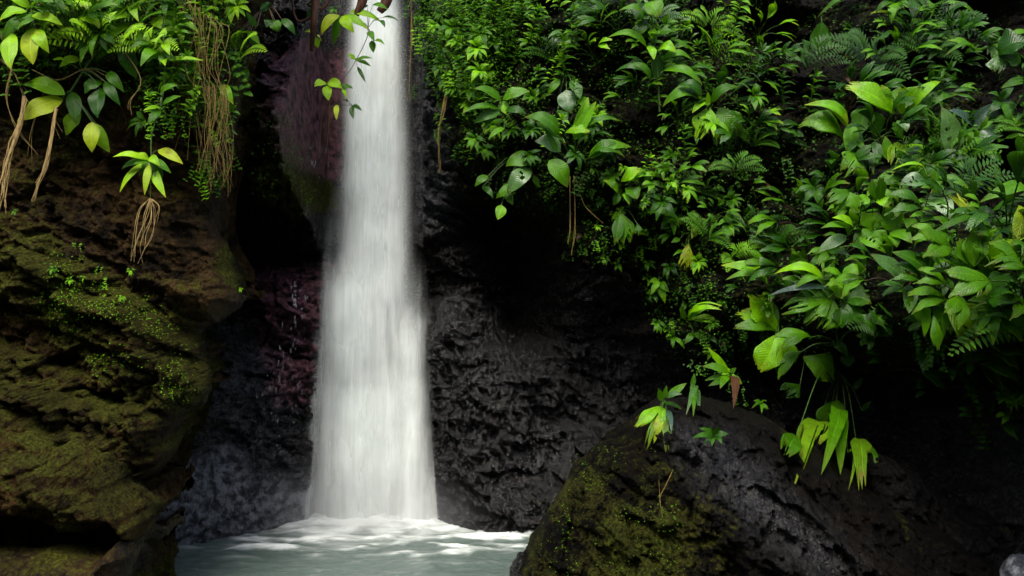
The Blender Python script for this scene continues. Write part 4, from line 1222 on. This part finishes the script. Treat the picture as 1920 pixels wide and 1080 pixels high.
for x, y, s_ in ((38,402,.28),(148,455,.42),(92,492,.34),(108,512,.3),(190,500,.38),(197,520,.34),(250,510,.28),(160,525,.22),(456,545,.2),(232,560,.2),(135,530,.24)):
    p = hit(x, y); p[1] -= .02
    FILL.append((plant('trailer' if s_ > .3 else 'whorl', p, s_, 0, 'l' if x > 120 else 'm', '', 'tiny plants on the mossy left rock'), 'trailer' if s_ > .3 else 'whorl', 'l' if x > 120 else 'm', x, y))

# each copy is told apart by its colour, its kind and the nearest landmark plant
MARKS = [(1058,80,'glossy palmate plant'),(1237,110,'tall slender palm'),(1335,235,'pale hanging fan palm'),(1080,250,'upright bright palm'),(1064,185,'round grey leaf'),
 (935,200,'long level leaves'),(970,340,'silvery oval leaf'),(1185,350,'lime rosette'),(1165,430,'small pleated fan'),(1285,480,'yellowish split fan'),(1238,545,'drooping lime seedling'),
 (1420,590,'big pleated lime pair'),(1450,660,'lime heart leaf'),(1550,850,'dangling palm cluster'),(1230,790,'tattered lime plant'),(1850,460,'frayed fan at right edge'),
 (1810,610,'torn pleated skirt leaf'),(1665,500,'long silvery leaf'),(1560,560,'dense pleated clump'),(1650,410,'stack of broad leaves'),(1765,385,'round holed leaves'),
 (1650,200,'big bright palm rosette'),(1697,290,'pale ragged leaf pair'),(1777,245,'tall grey oval leaf'),(1540,70,'dark pointed leaf'),(1765,60,'shell-shaped leaves'),(1880,110,'grey toothed fan'),
 (80,190,'big yellow-green leaves'),(40,90,'blurred corner plant'),(210,70,'wind-blurred leaves'),(270,330,'dangling whorled plant'),(375,150,'golden hanging roots'),(500,50,'dark leafy twig'),
 (40,400,'ledge top of the left rock'),(140,500,'mossy face of the left rock'),(460,560,'lower lip of the outcrop'),(620,180,'leafy twigs on the waterfall'),(820,230,'woody orange roots')]
CNAME = {'l': 'lime', 'L': 'bright lime', 'm': 'green', 'd': 'dark green', 'g': 'grey-green', 'b': 'bluish'}
KNAME = {'whorl': 'leafy shrub', 'tall': 'upright shrub', 'palm': 'small fan palm', 'fern': 'fern', 'trailer': 'trailing plant'}
ORD = ['nearest', 'second nearest', 'third nearest', 'fourth nearest', 'fifth nearest', 'sixth nearest', 'seventh nearest', 'eighth nearest', 'ninth nearest', 'tenth nearest', 'eleventh nearest', 'twelfth nearest']
BK = {}
for o_, kd, c, x, y in FILL:
    mk = min(MARKS, key=lambda q: (q[0] - x) ** 2 + (q[1] - y) ** 2); dx, dy = x - mk[0], y - mk[1]
    dr = ('right of' if dx > 0 else 'left of') if abs(dx) > abs(dy) else ('below' if dy > 0 else 'above')
    BK.setdefault((kd, c, dr, mk[2]), []).append((dx * dx + dy * dy, o_))
for (kd, c, dr, mk), L_ in BK.items():
    L_.sort(key=lambda q: q[0])
    for i, (_, o_) in enumerate(L_):
        o_['label'] = '%s %s %s the %s' % (CNAME[c], KNAME[kd], dr, mk) + ('' if len(L_) == 1 else ', %s to it' % ORD[min(i, 11)])

# ------------------------------------------------------------------ uncountable small growth
def carpet(name, region, n, s0, s1, cols, label, cat, off=.02, dens=None, spread=.05, thick=.0):
    """a mat of little leaves lying on the rock"""
    xs_ = [q[0] for q in region]; ys_ = [q[1] for q in region]; mbs = MB(); r = random; k = 0; t_ = 0
    P0 = None
    while k < n and t_ < n * 6:
        t_ += 1
        x = r.uniform(min(xs_), max(xs_)); y = r.uniform(min(ys_), max(ys_))
        if not inside(region, x, y): continue
        if dens is not None and pn(x / dens, y / dens, 3.3) < r.uniform(-.25, .25): continue
        c = hit(x, y)
        for _ in range(r.randint(3, 6)):
            k += 1
            a = c + np.array([r.uniform(-spread, spread), 0, r.uniform(-spread, spread)]); a[1] = min(c[1], surf(a[0], a[2])) - off - r.uniform(0, thick)
            L = r.uniform(s0, s1); d = nrm(np.array([r.uniform(-1, 1), -r.uniform(.3, 1), r.uniform(-.8, .5)])); up = nrm(np.array([r.uniform(-.4, .4), -.8, .9])); sd = nrm(np.cross(d, up)); w = L * .24
            T = a + d * L; m_ = a + d * L * .45 + np.cross(sd, d) * L * .1
            V_ = np.array([a, m_ - sd * w, T, m_ + sd * w]); 
            mbs.add(V_, np.array([[0, 1, 2, 3]]), r.random(), np.array([[.5, 0], [0, .5], [.5, 1], [1, .5]], float))
    o = link(name, mbs.mesh(name, ML[cols])); tag(o, label, cat, kind='stuff'); return o
SLOPE = [(780,-40),(1960,-40),(1960,700),(1850,760),(1700,660),(1500,660),(1400,740),(1290,700),(1220,600),(1190,500),(1060,490),(1050,400),(940,390),(870,330),(850,200),(775,100)]
carpet('ground_cover', SLOPE, 11000, .018, .045, 'd', 'carpet of small dark green leaves covering the right-hand slope', 'ground cover', dens=70, thick=.08)
carpet('creeping_leaves', [(780,-40),(1450,-40),(1440,300),(1400,520),(1450,700),(1290,700),(1220,600),(1190,500),(1060,490),(1050,400),(940,390),(870,330),(850,200),(775,100)], 9000, .014, .035, 'm', 'creeping mat of small fresh green leaves over the middle of the slope', 'ground cover', dens=45, thick=.10)
carpet('thicket_leaves', [(778,-40),(1010,-40),(960,140),(880,230),(800,130)], 5000, .02, .045, 'm', 'fine leafy mass draped beside the top of the waterfall', 'foliage', thick=.22, spread=.08)
carpet('bank_leaves', [(-40,-40),(480,-40),(460,140),(430,250),(300,210),(160,130),(-40,170)], 7000, .02, .05, 'm', 'mass of small leaves along the top of the left bank', 'foliage', dens=60, thick=.2, spread=.08)
carpet('moss_leaves', [(100,470),(220,480),(300,560),(370,660),(360,760),(200,700),(60,600),(80,520)], 1500, .008, .018, 'l', 'specks of bright moss leaves on the left rock', 'moss', dens=50, off=.004)
carpet('moss_tufts', [(1010,960),(1080,860),(1180,810),(1260,830),(1300,940),(1280,1080),(1000,1080)], 450, .006, .014, 'l', 'specks of moss leaves on the mossy side of the big boulder', 'moss', dens=60, off=.004)
carpet('moss_fringe', [(490,240),(560,200),(620,330),(590,400),(500,380)], 500, .01, .03, 'm', 'mossy fringe on the buttress left of the waterfall', 'moss', dens=40, off=.01)
def litter(n):
    for i in range(n):
        x, y = [(1272,362),(1085,345),(1300,340),(1415,390),(1430,350),(1580,150),(1090,440),(1360,640),(1850,618),(1500,320),(1290,352),(1092,490)][i]
        p = hit(x, y); p[1] -= .06; mb = MB(); d = nrm(np.array([random.uniform(-1, 1), -.4, random.uniform(-.8, -.1)])); L = random.uniform(.07, .11) * (1.6 if x == 1850 else 1)
        blade(mb, p, p + d * L, L * .45, 'e', (random.uniform(-.3, .3), -1, .5), arch=.25, fold=.6, tone=random.random())
        o = link('dead_leaf', mb.mesh('dead_leaf', ML['y' if x == 1850 else 'r'], p), loc=tuple(p))
        if x == 1850: tag(o, 'curled tan leaf caught among stems at the right edge', 'leaf')
        else: tag(o, 'reddish dead leaf caught %s' % ['under the long bare stems right of the lime rosette','beside the bare stems of the upright palm','just right of the lime rosette','on bare soil in the middle of the slope','on bare soil left of the broad leaf stack','in the shade below the dark pointed leaf','above the creepers on the small ledge','left of the lime heart leaf','','on the dark hollow above the bare soil','right of the bare stems on the middle slope','among creepers on the small ledge'][i], 'leaf', 'dead leaves caught on the slope')
litter(12)

# little white trickles and drips on the purple stone left of the fall
mb = MB(); r_ = random.Random(77)
for _ in range(100):
    x, y = r_.choice([(554, 560, 5, 45), (560, 700, 22, 80), (545, 640, 22, 60), (572, 560, 14, 50), (520, 720, 30, 70), (590, 210, 22, 60)])[:2], 0
    cx_, cy_, sx_, sy_ = {554: (554, 560, 4, 40), 560: (562, 700, 20, 70), 545: (545, 650, 20, 55), 572: (572, 560, 14, 45), 520: (520, 740, 26, 60), 590: (600, 300, 18, 30)}[x[0]]
    px_, py_ = r_.gauss(cx_, sx_ * .6), r_.gauss(cy_, sy_ * .6); p = hit(px_, py_); p[1] -= .012; L = r_.choice((.012, .02, .05))
    tube(mb, [p, p + np.array([r_.uniform(-.004, .004), -.01, -L])], r_.uniform(.002, .004), .001, 4)
wm = NT('white_water'); wm.b.inputs['Base Color'].default_value = (.30, .32, .34, 1); wm.b.inputs['Roughness'].default_value = .15
tag(link('water_drips', mb.mesh('water_drips', wm.m)), 'white drips glinting on the purple rock beside the waterfall', 'drips', kind='stuff')
